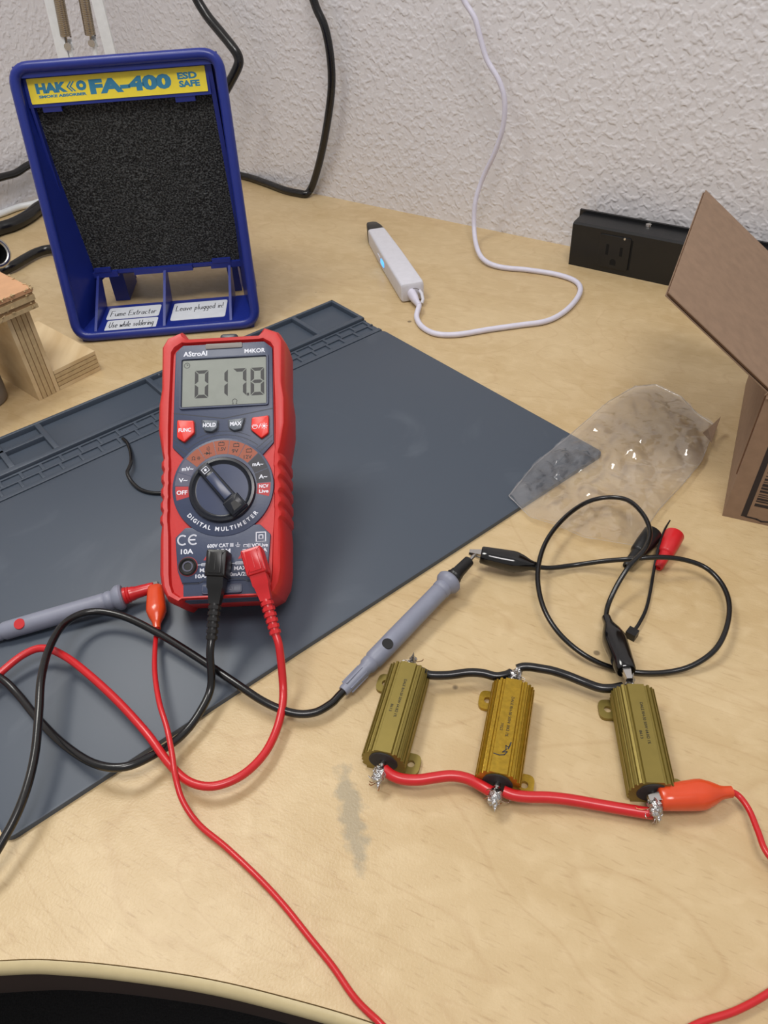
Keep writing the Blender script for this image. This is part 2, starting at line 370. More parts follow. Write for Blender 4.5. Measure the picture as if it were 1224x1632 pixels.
# ---------------------------------------------------------------- the setting
def wall(name, d, n, length):
    b = MB(); th = -n * 60
    a0 = CORNER + Vector((0, 0, -740)); a1 = CORNER + d * length + Vector((0, 0, -740)); up = Vector((0, 0, 2500))
    if name == 'wall_left': a0 = a0 - d * 60
    vs = [a0, a1, a1 + th, a0 + th, a0 + up, a1 + up, a1 + th + up, a0 + th + up]
    b.add(vs, [(3,2,1,0),(4,5,6,7),(0,1,5,4),(1,2,6,5),(2,3,7,6),(3,0,4,7)], M_WALL)
    b.build(name, origin=CORNER, kind='structure', smooth=0)
wall('wall_right', DR, NR, 1700); wall('wall_left', DL, NL, 1500)
fb = MB(); fb.box((-1600, -1500, -760), (1700, 1400, -740), M_CARPET); fb.build('floor', kind='structure', smooth=0)

edge_pts = [(-560, -60), (-470, 22), (-380, 75), (-300, 103), (-230, 113), (-159, 114.4), (-131, 112.4), (-102.7, 108), (-75, 102.4), (-47.7, 95), (-20.3, 86.4), (15, 73), (60, 52), (115, 20), (180, -28), (250, -95)]
edge = [Vector((p.x, p.y, 0)) for p in crom([(x, y, 0) for x, y in edge_pts], 5)]
desk = thing('desk', 'maple laminate corner desk with a curved front edge, under everything', 'desk', (0, 300, -30))
b = MB(); e1 = [(p.x, p.y) for p in edge]
fr = CORNER + DR * 1250; fl = CORNER + DL * 1000
poly = e1 + [(fr.x - 350, fr.y - 560), (fr.x, fr.y), (CORNER.x, CORNER.y), (fl.x, fl.y)]
b.prism(poly, -28, 0, M_MAPLE)
desk_top = b.build('desktop', desk, smooth=20); desk_top.location = Vector((0, -300, 30)) * S
b = MB()
def profile(b, prof, m):
    rings = []
    for i, p in enumerate(edge):
        t = (edge[min(i+1, len(edge)-1)] - edge[max(i-1, 0)]).normalized(); out = Vector((t.y, -t.x, 0))
        if out.y > 0 and abs(t.x) > .2: out = -out
        rings.append([p + out * o + Vector((0, 0, z)) for o, z in prof])
    b.loft(rings, m)
profile(b, [(0.3, -.5), (.5, .15), (1.6, .1), (3.0, -.8), (3.9, -2.4), (4.0, -4.4), (3.4, -6.4), (0.3, -6.8)], M_BAND)
x = b.build('edge_band', desk, smooth=60); x.location = Vector((0, -300, 30)) * S
b = MB(); profile(b, [(0.3, -6.8), (3.0, -6.7), (2.6, -24), (.6, -34), (-14, -37), (-20, -28.2)], M_UNDER)
x = b.build('lower_edge', desk, smooth=60); x.location = Vector((0, -300, 30)) * S

# ---------------------------------------------------------------- soldering mat
MO = Vector((-32.66, 636.6, 0)); MT = .641
MM = Matrix.Translation(MO) @ Matrix.Rotation(MT, 4, 'Z')
W_, H_ = 395.5, 299
b = MB()
b.prism(rounded(rect(-W_, -H_, 0, 0), 5), 0.02, 1.2, M_SIL)
# raised field, strips and the walls around the trays
b.prism(rounded(rect(-W_, -H_, 0, -70.6), 5), 1.2, 3.0, M_SIL, bev=.5)
b.prism(rect(-W_ + .3, -70.0, -.3, -46.9), 1.2, 2.0, M_SIL)
for y0, y1 in ((-48.8, -47.0), (-57.8, -56.2), (-69.8, -65.6)): b.prism(rect(-W_ + .5, y0, -.5, y1), 2.0, 3.2, M_SIL, bev=.3)
k = 0; xx = -2.0
while xx > -W_:
    b.prism(rect(xx - 2.2, -56.2, xx, -48.8), 2.0, 3.2, M_SIL, bev=.3)
    x2 = xx - 3.4 if k else xx - 2
    b.prism(rect(x2 - 2.2, -65.6, x2, -57.8), 2.0, 3.2, M_SIL, bev=.3)
    xx -= 14.1; k += 1
b.prism(rounded(rect(-W_, -3.0, 0, 0), 1.2), 1.2, 5.2, M_SIL, bev=.8)
b.prism(rect(-W_, -45.8, 0, -40.6), 1.2, 5.0, M_SIL, bev=.8)
for x0 in (-W_, -3.0): b.prism(rounded(rect(x0, -45.8, x0 + 3, 0), 1), 1.2, 5.2, M_SIL, bev=.8)
for x0 in (-45.4, -91, -137, -183, -271.5, -303): b.prism(rect(x0, -41, x0 + 4.2, -2), 1.2, 5.0, M_SIL, bev=.8)
b.prism(rect(-W_ + 2, -21, -271, -17), 1.2, 5.0, M_SIL, bev=.8)
M3 = Matrix.Rotation(MT, 4, 'Z')
mo = b.build('soldering_mat', smooth=30)
mo.location = MO * S; mo.rotation_euler = (0, 0, MT)
tag(mo, 'dark grey silicone soldering mat with moulded trays, flat on the desk', 'mat')
TZ = 3.05

# ---------------------------------------------------------------- multimeter
yaw, tilt = -.030, R(34.4)
mu_ = Vector((math.cos(yaw), math.sin(yaw), 0)); hz = Vector((-math.sin(yaw), math.cos(yaw), 0))
mv_ = hz * math.cos(tilt) + Vector((0, 0, 1)) * math.sin(tilt); mn_ = mu_.cross(mv_)
METER = Matrix(((mu_.x, mv_.x, mn_.x, -83.9), (mu_.y, mv_.y, mn_.y, 283.2), (mu_.z, mv_.z, mn_.z, 3.6), (0, 0, 0, 1)))
def MW(u, v, n): return METER @ Vector((u, v, n))
dmm = thing('multimeter', 'red and slate blue digital multimeter reading 017.8, propped on the grey mat', 'multimeter', (-83.9, 283.2, 3.6), METER.to_3x3())
RO = [(19.5, 144), (22.5, 148.3), (30.5, 145), (33.5, 139.5), (33.2, 115), (34.4, 106), (34.4, 92), (32.0, 78)]
RI = [(20, 140.2), (22.2, 139.9), (25.6, 137.4), (27, 135), (27.4, 115), (27.5, 106), (27.6, 92), (27.6, 78)]
v = 75.5
for i in range(5):
    RO += [(31.4, v), (32.4, v - 1.6), (32.4, v - 4.6), (31.3, v - 6.2)]; RI += [(27.2, v), (27.1, v - 1.6), (27.0, v - 4.6), (26.9, v - 6.2)]; v -= 7.4
RO += [(31.9, 33), (31.6, 14), (30.4, 7), (27.5, 1.5), (21.5, -1.5), (19.4, 0.6)]
RI += [(26.2, 33), (25.6, 14), (25.2, 9), (24.0, 5), (20.6, 2.4), (19.4, 2.4)]
full = lambda L: ([(x, y) for x, y in L] + [(-x, y) for x, y in reversed(L)])[::-1]
OUT, INN = full(RO), full(RI)
b = MB()
def ring(poly, z): return [(x, y, z) for x, y in poly]
b.loft([ring(offset(OUT, -2.5), 0), ring(offset(OUT, -.2), 2.5), ring(offset(OUT, .8), 7), ring(offset(OUT, 1.0), 20), ring(offset(OUT, .6), 29), ring(offset(OUT, -.3), 33.5),
        ring(offset(OUT, -1.6), 35.6), ring([((a[0]*.55 + c[0]*.45), (a[1]*.55 + c[1]*.45)) for a, c in zip(OUT, INN)], 36.0),
        ring([((a[0]*.15 + c[0]*.85), (a[1]*.15 + c[1]*.85)) for a, c in zip(OUT, INN)], 35.6), ring(INN, 33.4)], M_RED)
b.build('body', dmm, smooth=28, label='red rubber overmould body')
U0 = .7
b = MB()
b.prism(rounded([(-22.5+U0, 139.6), (-26.4+U0, 135.6), (-26.9+U0, 81.5), (-20.5+U0, 74.8), (20.5+U0, 74.8), (26.6+U0, 81.5), (26.3+U0, 135.6), (22+U0, 139.6)], .6, 2), 33.3, 34.6, M_BLUE, bev=.3)
# raised bezel around the display
bz = rounded(rect(-23.8+U0, 102.2, 24.4+U0, 132.0), 1.6, 3); bi = rounded(rect(-22.6+U0, 103.4, 23.2+U0, 130.8), 1.0, 3)
b.loft([ring(bz, 34.5), ring(offset(bz, -.3), 35.6), ring(offset(bi, .2), 35.6), ring(bi, 34.7)], M_BLUE, cap=False)
for pts, wd in (([(-26.6+U0, 100.6), (0+U0, 96.3), (26.3+U0, 100.6)], .55), ([(-25.8+U0, 82.6), (-19.5+U0, 77)], .5), ([(-26+U0, 85.6), (-17.5+U0, 78.6)], .4), ([(25.8+U0, 82.6), (19.5+U0, 77)], .5), ([(26+U0, 85.6), (17.5+U0, 78.6)], .4)):
    b.line(pts, wd, M_NAVY, z=34.58)
arc = lambda r, a0, a1, n=24, cx=0+U0, cy=58.8: [(cx + r*math.cos(R(a0+(a1-a0)*i/n)), cy + r*math.sin(R(a0+(a1-a0)*i/n))) for i in range(n+1)]
b.line(arc(28.3, 50, 130), .35, M_NAVY, z=34.58); b.line(arc(30.4, 62, 118), .3, M_NAVY, z=34.58)
b.prism(rounded(rect(-10+U0, 136.6, 10+U0, 139.6), .6, 2), 34.6, 35.1, M_GRAYR, bev=.2)
b.text('AStroAI', -15.6+U0, 134.4, M_WHITE, h=2.9, w=13.0, z=34.6, bold=.02)
b.text('M4KOR', 16.8+U0, 134.4, M_WHITE, h=2.5, w=11.2, z=34.6, bold=.02)
b.build('upper_panel', dmm, smooth=30, label='slate blue upper face panel')
b = MB(); b.prism(bi, 34.3, 34.8, M_LCD); b.line(rect(-22.4+U0, 103.6, 23.0+U0, 130.6), .35, M_NAVY, z=34.8, closed=True)
def seg7(cx, cy, on, w=7.3, h=15.9, t=1.85):
    x0, x1, y0, y1 = cx - w/2, cx + w/2, cy - h/2, cy + h/2; g = .3
    def hor(y, d):   # d: inner direction
        b.prism([(x0+g, y), (x1-g, y), (x1-t-g, y + d*t), (x0+t+g, y + d*t)], 34.8, 34.86, M_SEG)
    def ver(x, ya, yb, d, top):
        if top: p = [(x, yb-g), (x, ya+.15), (x+d*t*.5, ya+.15+t*.35), (x+d*t, ya+t*.8+.2), (x+d*t, yb-t-g)]
        else: p = [(x, ya+g), (x, yb-.15), (x+d*t*.5, yb-.15-t*.35), (x+d*t, yb-t*.8-.2), (x+d*t, ya+t+g)]
        b.prism(p, 34.8, 34.86, M_SEG)
    if 'a' in on: hor(y1, -1)
    if 'd' in on: hor(y0, 1)
    if 'g' in on: b.prism([(x0+.8, cy), (x0+t+.3, cy+t/2), (x1-t-.3, cy+t/2), (x1-.8, cy), (x1-t-.3, cy-t/2), (x0+t+.3, cy-t/2)], 34.8, 34.86, M_SEG)
    if 'f' in on: ver(x0, cy, y1, 1, True)
    if 'b' in on: ver(x1, cy, y1, -1, True)
    if 'e' in on: ver(x0, y0, cy, 1, False)
    if 'c' in on: ver(x1, y0, cy, -1, False)
seg7(-11.9+U0, 116.4, 'abcdef'); seg7(-1.4+U0, 116.4, 'bc'); seg7(8.6+U0, 116.4, 'abc'); seg7(18.2+U0, 116.4, 'abcdefg')
b.prism(rect(12.5+U0, 108.5, 13.7+U0, 110.0), 34.8, 34.86, M_SEG)
b.line([(4.6+U0, 104.2), (5.3+U0, 104.2), (5.0+U0, 105.0), (4.7+U0, 105.9), (5.2+U0, 106.7), (6+U0, 107), (6.8+U0, 106.7), (7.3+U0, 105.9), (7.0+U0, 105.0), (6.7+U0, 104.2), (7.4+U0, 104.2)], .28, M_SEG, z=34.8)
b.line(arc(1.5, 0, 360, 16, -19.9+U0, 127.6), .28, M_SEG, z=34.8); b.line([(-19.9+U0, 127.6), (-19.9+U0, 128.5)], .25, M_SEG, z=34.8); b.line([(-19.9+U0, 127.6), (-19.2+U0, 128.0)], .25, M_SEG, z=34.8)
b.build('display', dmm, smooth=30, label='grey liquid crystal display')
def button(poly, m, txt, cx, cy, w, h):
    b = MB(); b.prism(rounded(offset(ccw(poly), .5), .8, 2), 34.4, 34.75, M_NAVY); b.prism(rounded(poly, .9, 3), 34.6, 36.6, m, bev=.7)
    if txt: b.text(txt, cx, cy, M_WHITE, h=h, w=w, z=36.6, bold=.03)
    else:
        b.line(arc(1.3, 180, 360, 8, cx-2.7, cy), .32, M_WHITE, z=36.6); b.line([(cx-4.2, cy+.3), (cx-1.2, cy+.3)], .32, M_WHITE, z=36.6)
        b.line([(cx-3.8, cy+1.0), (cx-1.6, cy+1.0)], .25, M_WHITE, z=36.6); b.line([(cx-.7, cy-1.1), (cx+.3, cy+1.2)], .35, M_WHITE, z=36.6)
        b.prism(arc(.75, 0, 360, 10, cx+2.2, cy)[:-1], 36.6, 36.66, M_WHITE)
        for k in range(8):
            a = k * math.pi/4; b.line([(cx+2.2+1.1*math.cos(a), cy+1.1*math.sin(a)), (cx+2.2+1.7*math.cos(a), cy+1.7*math.sin(a))], .3, M_WHITE, z=36.6)
    b.build('button', dmm, smooth=35)
button([(-24.3+U0, 96.2), (-15.4+U0, 95.4), (-14.9+U0, 88.6), (-20.4+U0, 83.6), (-24.2+U0, 86.3)], M_BTNR, 'FUNC', -20+U0, 90.2, 6.6, 2.2)
button([(-11.4+U0, 95.6), (-2.6+U0, 94.8), (-3.0+U0, 90.4), (-5.6+U0, 88.6), (-9.6+U0, 89.3)], M_BTN, 'HOLD', -7+U0, 92.3, 6.8, 2.3)
button([(11.6+U0, 95.6), (2.8+U0, 94.8), (3.2+U0, 90.4), (5.8+U0, 88.6), (9.8+U0, 89.3)], M_BTN, 'MAX', 7+U0, 92.3, 6.0, 2.3)
button([(24.3+U0, 96.2), (15.4+U0, 95.4), (14.9+U0, 88.6), (20.4+U0, 83.6), (24.2+U0, 86.3)], M_BTNR, None, 19.8+U0, 90.2, 6.6, 2.3)
# dial plate
b = MB(); b.prism(arc(26.4, 0, 360, 72)[:-1], 33.4, 34.9, M_BLUE, bev=.25)
def sector(a0, a1, m, r0=17.6, r1=25.2):
    o = arc(r1, a0, a1, 12); i = arc(r0, a0, a1, 12); n = len(o)
    b.add([(x, y, 34.93) for x, y in o] + [(x, y, 34.93) for x, y in i], [(k, k+1, n+k+1, n+k) for k in range(n-1)], m)
for k in range(5): sector(43 + k*19.6 + .4, 43 + (k+1)*19.6 - .4, M_ORANGE)
sector(141.5, 159, M_DGREY); sector(159.8, 176.5, M_DGREY); sector(177.3, 195, M_DRED, 18, 24.8)
sector(21, 42.5, M_DBLK); sector(3, 20.2, M_DBLK); sector(-15, 2.2, M_DRED, 18, 24.8)
def dtxt(t, ang, r, w, h, m=M_WHITE):
    b.text(t, U0 + r*math.cos(R(ang)), 58.8 + r*math.sin(R(ang)), m, h=h, w=w, z=34.94, bold=.025)
dtxt('OFF', 186, 21.4, 5.6, 2.3); dtxt('V~', 168, 21.3, 4.6, 2.2); dtxt('mV~', 150.5, 21.3, 6.0, 2.2)
dtxt('mA~', 31.5, 21.4, 5.6, 2.2); dtxt('A~', 11.5, 21.4, 4.4, 2.2)
b.text('NCV', U0 + 21.3, 57.9, M_WHITE, h=1.9, w=4.9, z=34.94, bold=.03); b.text('Live', U0 + 21.3, 55.2, M_WHITE, h=1.9, w=4.9, z=34.94, bold=.03)
b.text('1.5V', U0 + 21.0*math.cos(R(91.5)), 58.8 + 20.4, M_BLACKP, h=1.9, w=4.0, z=34.94, bold=.01)
b.text('9V', U0 + 20.4*math.cos(R(72)), 58.8 + 20.0*math.sin(R(72)), M_BLACKP, h=2.0, w=3.4, z=34.94, bold=.01)
b.text('12V', U0 + 20.6*math.cos(R(51)), 58.8 + 19.8*math.sin(R(51)), M_BLACKP, h=2.0, w=4.2, z=34.94, bold=.01)
for a in (92, 72.5, 54):
    cx, cy = U0 + 23.4*math.cos(R(a)), 58.8 + 23.2*math.sin(R(a)); b.line(rect(cx-1.5, cy-.8, cx+1.3, cy+.8), .26, M_BLACKP, z=34.94, closed=True)
    b.line([(cx-.9, cy+1.1), (cx-.4, cy+1.1)], .3, M_BLACKP, z=34.94); b.line([(cx+.3, cy+1.1), (cx+.8, cy+1.1)], .3, M_BLACKP, z=34.94)
cx, cy = U0 + 21.4*math.cos(R(112)), 58.8 + 21.0*math.sin(R(112))
b.line([(cx-2, cy-1), (cx+2, cy-1)], .25, M_BLACKP, z=34.94); b.prism([(cx-.9, cy-1.9), (cx-.9, cy-.1), (cx+.7, cy-1)], 34.94, 35, M_BLACKP); b.line([(cx+.8, cy-1.9), (cx+.8, cy-.1)], .3, M_BLACKP, z=34.94)
for k in range(3): b.line(arc(.8 + .6*k, -45, 45, 6, cx-1.2, cy+1.5), .2, M_BLACKP, z=34.94)
cx, cy = U0 + 21.4*math.cos(R(131.5)), 58.8 + 21.4*math.sin(R(131.5))
b.line([(cx-2.4, cy-.8), (cx-1.7, cy-.8), (cx-2.2, cy+.4), (cx-1.4, cy+1.1), (cx-.6, cy+.4), (cx-1.1, cy-.8), (cx-.4, cy-.8)], .25, M_BLACKP, z=34.94)
b.line([(cx+.4, cy), (cx+1, cy)], .25, M_BLACKP, z=34.94); b.line([(cx+1, cy-.9), (cx+1, cy+.9)], .25, M_BLACKP, z=34.94); b.line([(cx+1.6, cy-.9), (cx+1.6, cy+.9)], .25, M_BLACKP, z=34.94); b.line([(cx+1.6, cy), (cx+2.3, cy)], .25, M_BLACKP, z=34.94)
word = 'DIGITAL MULTIMETER'; angs = []; pos = 0; wid = {'I': .55, ' ': .55, 'M': 1.35, 'L': .85}
for ch in word: angs.append(pos + wid.get(ch, 1)/2); pos += wid.get(ch, 1)
for ch, a in zip(word, angs):
    if ch == ' ': continue
    th = 218 + (322 - 218) * a / pos
    T = Matrix.Translation((U0 + 22.6*math.cos(R(th)), 58.8 + 22.6*math.sin(R(th)), 34.9)) @ Matrix.Rotation(R(th + 90), 4, 'Z')
    b.text(ch, 0, 0, M_WHITE, h=2.2, M=T, bold=.03)
b.build('dial_plate', dmm, smooth=30, label='round dial plate with function markings')
# knob
K = Matrix.Translation((U0, 56.8, 0))
kn = MB(); kn.lathe([(17.4, 34.9), (17.4, 36.6), (16.9, 37.4), (15.6, 37.6), (14.4, 36.6), (13.6, 36.3)], M_KNOBD, K, 64)
kn.lathe([(13.7, 36.0), (13.6, 36.5), (0.01, 36.8)], M_KNOB, K, 48)
knob = kn.build('rotary_knob', dmm, smooth=30)
L2 = K @ Matrix.Rotation(R(129), 4, 'Z'); kn = MB()
kn.prism(rounded([(-15.8, -3.9), (15.6, -3.4), (15.6, 3.4), (-15.8, 3.9)], 1.2, 3), 36.2, 40.6, M_KNOBD, bev=1.0, M=L2)
kn.prism(rounded([(-7.0, -2.4), (9.0, -2.4), (9.0, 2.4), (-7.0, 2.4)], .5, 2), 40.6, 41.2, M_KNOB, bev=.5, M=L2)
kn.prism(rounded([(-16.3, -4.8), (-7.6, -4.8), (-7.6, 4.8), (-16.3, 4.8)], .8, 2), 36.2, 41.6, M_KNOBD, bev=1.1, M=L2)
kn.prism([(-14.8, -2.4), (-10.4, -1.2), (-10.4, 1.2), (-14.8, 2.4)], 41.6, 41.7, M_BLACKP, M=L2)
kn.prism(rounded(rect(10.2, -2.2, 14.4, 2.2), .4, 2), 40.6, 40.8, M_NAVY, M=L2)
kn.line(rect(10.8, -1.6, 13.6, 1.6), .3, M_WHITE, M=L2, z=40.8, closed=True); kn.lathe([(.7, 40.8), (.7, 40.9)], M_WHITE, L2 @ Matrix.Translation((12.2, 0, 0)), 12)
kn.build('pointer', knob, smooth=30)
# lower panel, jacks, bottom lip
b = MB()
b.prism(rounded([(-19.4+U0, 37.8), (-24.4+U0, 32.8), (-23.0+U0, 16.0), (-20.6+U0, 9.3), (20.0+U0, 9.3), (23.2+U0, 16), (24.6+U0, 32.4), (19.2+U0, 37.8)], .6, 2), 33.3, 34.6, M_BLUE, bev=.3)
def T_(t, x, y, w, h, m=M_WHITE, bd=.025): b.text(t, x + U0, y, m, h=h, w=w, z=34.6, bold=bd)
b.line(arc(2.4, 55, 305, 14, -20.6+U0, 31.4), .8, M_WHITE, z=34.6); b.line(arc(2.4, 55, 305, 14, -15.0+U0, 31.4), .8, M_WHITE, z=34.6); b.line([(-17.2+U0, 31.4), (-14.2+U0, 31.4)], .7, M_WHITE, z=34.6)
b.line(rect(17.2+U0, 28.8, 22+U0, 33.6), .45, M_WHITE, z=34.6, closed=True); b.line(rect(18.6+U0, 30.2, 20.6+U0, 32.2), .45, M_WHITE, z=34.6, closed=True)
T_('600V CAT III', -1.2, 27.7, 13.4, 2.0); T_('COM', 0, 24.6, 8, 2.6); T_('10A', -18.2, 25.4, 6.4, 2.6); T_('VΩLive', 19.0, 27.0, 8.4, 2.0); T_('mA', 20.6, 24.4, 4.2, 2.0)
b.line([(6.6+U0, 27.5), (9.0+U0, 27.5)], .3, M_WHITE, z=34.6); b.line([(7.1+U0, 26.7), (8.5+U0, 26.7)], .3, M_WHITE, z=34.6); b.line([(7.8+U0, 27.5), (7.8+U0, 28.8)], .3, M_WHITE, z=34.6)
b.line(rect(10.8+U0, 26.4, 12.6+U0, 27.6), .28, M_WHITE, z=34.6, closed=True); b.line([(13.2+U0, 26.1), (13.2+U0, 27.9)], .3, M_WHITE, z=34.6); b.line([(14+U0, 26.1), (14+U0, 27.9)], .3, M_WHITE, z=34.6)
b.line(rect(10.4+U0, 23.7, 12.2+U0, 25.0), .28, M_WHITE, z=34.6, closed=True)
b.line([(12.8+U0, 24.3), (17.6+U0, 24.3)], .28, M_WHITE, z=34.6); b.prism([(15.2+U0, 23.4), (15.2+U0, 25.2), (16.6+U0, 24.3)], 34.6, 34.66, M_WHITE)
T_('MAX', -8.2, 15.4, 6.6, 2.0); T_('10A/250V', -7.2, 12.4, 13.0, 2.0); T_('MAX', 9.2, 15.6, 6.6, 2.0); T_('600mA/250V', 8.6, 12.6, 15.0, 2.0)
for cx in (-8.8, 8.6): b.line(rect(cx-1.8+U0, 17.6, cx+1.8+U0, 18.8), .3, M_WHITE, z=34.6, closed=True); b.line([(cx-4+U0, 18.2), (cx+3.5+U0, 18.2)], .28, M_WHITE, z=34.6)
for cx in (-8.0, 9.6): b.prism([(cx-1.8+U0, 20.4), (cx+1.8+U0, 20.4), (cx+U0, 23.2)], 34.6, 34.66, M_DRED)
b.prism(arc(5.0, 0, 360, 28, -17.6+U0, 17.6)[:-1], 34.6, 34.72, M_DRED)
b.line([(-20.4+U0, 8.9), (-12+U0, 8.9), (-9+U0, 10.4), (10+U0, 10.4), (13+U0, 8.9), (20.4+U0, 8.9)], .4, M_NAVY, z=34.6)
b.build('lower_panel', dmm, smooth=30, label='slate blue terminal panel')
for cx in (-17.6, .2, 18.2):
    J = Matrix.Translation((cx + U0, 17.6, 0)); b = MB()
    b.lathe([(4.7, 34.4), (4.7, 35.4), (4.0, 35.8), (3.4, 35.4), (3.3, 34.8), (0.01, 34.8)], M_BRUB, J, 28)
    b.loft([[(r*math.cos(2*math.pi*i/20), r*math.sin(2*math.pi*i/20), z) for i in range(20)] for r, z in ((2.7, 34.8), (2.7, 35.3), (2.1, 35.3), (2.0, 34.82))], M_DGREY, cap=False, M=J)
    b.build('jack_socket', dmm, smooth=40)
b = MB()
b.prism(rounded([(-19.2, 9.2), (-19.2, -.2), (19.2, -.2), (19.2, 9.2)], 1, 2), 6, 33.6, M_BLUE, bev=2.2)
b.loft([[(-19.2, 9.2, 33.2), (19.2, 9.2, 33.2), (19.2, 9.2, 34.3), (-19.2, 9.2, 34.3)], [(-19.2, 1.2, 30), (19.2, 1.2, 30), (19.2, 1.8, 33.6), (-19.2, 1.8, 33.6)]], M_BLUE)
pl = Matrix.Translation((0, 5.6, 34.0)) @ Matrix.Rotation(R(-6), 4, 'X')
b.prism(rounded(rect(-10, -2.6, 10.6, 2.6), 1.4, 4), -1, .5, M_BLUE, bev=.3, M=pl); b.line(rounded(rect(-9.4, -2.1, 10, 2.1), 1.2, 3), .25, M_DGREY, M=pl, z=.5, closed=True)
b.text('AStroAI', 1, 0, M_DGREY, h=1.9, w=11, M=pl, z=.5)
b.build('bottom_lip', dmm, smooth=30, label='slate blue bottom edge with name plate')
b = MB(); b.prism(rounded(rect(-3.6, 143, 6.4, 149.6), 2, 3), 8, 27, M_NAVY, bev=1.5, both=True); b.build('sensor_tip', dmm, smooth=35)
b = MB(); b.prism(rounded(rect(11.5, 143, 17.5, 147.4), 1.5, 3), 12, 24, M_GRAYR, bev=1, both=True); b.build('flashlight', dmm, smooth=35)
b = MB(); b.loft([[(-17, 96, -.2), (17, 96, -.2), (17, 99, .2), (-17, 99, .2)], [(-15, 88.6, -59.6), (15, 88.6, -59.6), (15, 91.4, -58.4), (-15, 91.4, -58.4)]], M_BRUB); b.build('kickstand', dmm, smooth=0)

# ---------------------------------------------------------------- test leads
def probe(parent, tail, tip, sleeve, dot):
    tail, tip = Vector(tail), Vector(tip); d = tip - tail; L = d.length; A = axes(tail, d); k = L / 113.0
    pr = [(2.6, 0), (2.9, 1), (3.6, 17), (4.4, 18.5), (4.5, 21), (4.2, 21.8), (4.9, 23.5), (5.0, 40), (4.9, 76), (5.0, 78), (4.6, 79), (5.2, 80), (5.2, 82), (4.8, 83), (6.0, 84.5), (6.9, 86), (7.0, 88), (6.2, 89.2), (4.4, 89.6)]
    b = MB(); b.lathe([(r, z * k) for r, z in pr], M_GREY, A, 32)
    for q in range(6):
        a = q * math.pi / 3; T = A @ Matrix.Rotation(a, 4, 'Z'); b.box((3.0, -.35, 3*k), (3.75, .35, 15*k), M_GREY, T)
    h = b.build('probe_handle', parent, smooth=35)
    b = MB(); up = A.inverted().to_3x3() @ Vector((0, -.5, .85)); ang = math.atan2(up.y, up.x)
    T = A @ Matrix.Rotation(ang, 4, 'Z') @ Matrix.Translation((4.75, 0, 33*k)) @ Matrix.Rotation(R(90), 4, 'Y')
    b.lathe([(2.9, 0), (2.7, .35)], dot, T, 24, 1.0); b.build('maker_mark', h, smooth=30)
    b = MB(); b.lathe([(r, z * k) for r, z in [(4.6, 89.4), (4.7, 91), (4.2, 91.4), (4.5, 92.5), (4.0, 93), (3.9, 95), (3.5, 96), (3.0, 106.5), (2.4, 107)]], sleeve, A, 28); b.build('tip_guard', parent, smooth=35)
    b = MB(); b.lathe([(1.0, 106.5 * k), (1.0, 111 * k), (.25, 113.5 * k)], M_CHROME, A, 14); b.build('probe_tip', parent, smooth=35)
def plug(parent, ju, ang, m):
    J = METER @ Matrix.Translation((ju + U0, 17.6, 0)) @ Matrix.Rotation(R(ang), 4, 'Z')
    b = MB()
    b.lathe([(3.0, 34.9), (3.9, 36.3), (4.1, 37), (4.1, 40)], m, J, 24)
    b.prism(rounded(rect(-5.2, -8.0, 5.2, 5.4), 1.2, 3), 37.5, 49.5, m, bev=1.3, M=J, both=True)
    b.prism(rounded(rect(-3.0, -6.6, 3.0, 4.2), .5, 2), 49.4, 50.0, m, bev=.35, M=J); b.line([(0, -5), (0, 2.6)], .35, m, M=J, z=50.0, thick=.3)
    b.loft([[(-4.0, -8, 39), (4.0, -8, 39), (4.0, -8, 48), (-4.0, -8, 48)], [(-4.0, -13, 39.5), (4.0, -13, 39.5), (4.0, -13, 47), (-4.0, -13, 47)],
            [(-3.5, -14, 40), (3.5, -14, 40), (3.5, -14, 46.4), (-3.5, -14, 46.4)], [(-2.6, -21, 40.4), (2.6, -21, 40.4), (2.6, -21, 45.4), (-2.6, -21, 45.4)]], m, M=J)
    b.build('plug', parent, smooth=30)
    b = MB()
    y = -20.5; T = lambda y: J @ Matrix.Translation((0, y, 43.0)) @ Matrix.Rotation(R(90), 4, 'X')
    b.lathe([(2.6, 0), (2.2, 18)], m, T(y), 16)
    for q in range(6):
        b.lathe([(3.3 - q*.09, 0), (3.3 - q*.09, 1.7)], m, T(y - 1.2 - q*2.9), 8)
    b.build('strain_relief', parent, smooth=35)
    return J @ Vector((0, -38, 43.0)), (J.to_3x3() @ Vector((0, -1, 0))).normalized()

blk = thing('test_lead', 'black multimeter test lead plugged in the middle jack, its grey probe clipped at the tip', 'test lead', MW(0, 17, 36))
def world_child_fix(root):    # children were laid out in world millimetres
    inv = (Matrix.Translation(root.location) @ root.rotation_euler.to_matrix().to_4x4()).inverted()
    for ch in root.children:
        ch.matrix_basis = inv @ ch.matrix_basis
pb, db = plug(blk, .2, -5, M_BRUB)
tail, tip = P(547, 1102, 6.5), P(758, 883, 12.5)
probe(blk, tail, tip, M_BRUB, M_BRUB)
dd = (tail - tip).normalized()
def Pz(l): return [P(x, y, z) for x, y, z in l]
pts = [pb - db * 3, pb, pb + db * 7] + Pz([(336, 1095, 12), (318, 1136, 9), (290, 1172, 8), (250, 1200, 11), (200, 1222, 14), (150, 1217, 14), (100, 1185, 12), (60, 1145, 10), (30, 1108, 10), (0, 1080, 12), (-60, 1050, 12), (-150, 1060, 10), (-200, 1150, 10), (-170, 1300, 10), (-90, 1395, 10),
       (-30, 1385, 12), (10, 1330, 14), (38, 1270, 17), (55, 1205, 20), (62, 1135, 24), (66, 1080, 26), (80, 1030, 24), (105, 992, 20), (145, 975, 17), (195, 982, 15), (250, 1008, 14), (310, 1045, 14), (370, 1085, 13), (420, 1118, 10), (465, 1136, 7), (500, 1136, 6), (527, 1122, 6)]) + [tail + dd * 3, tail - dd * 4]
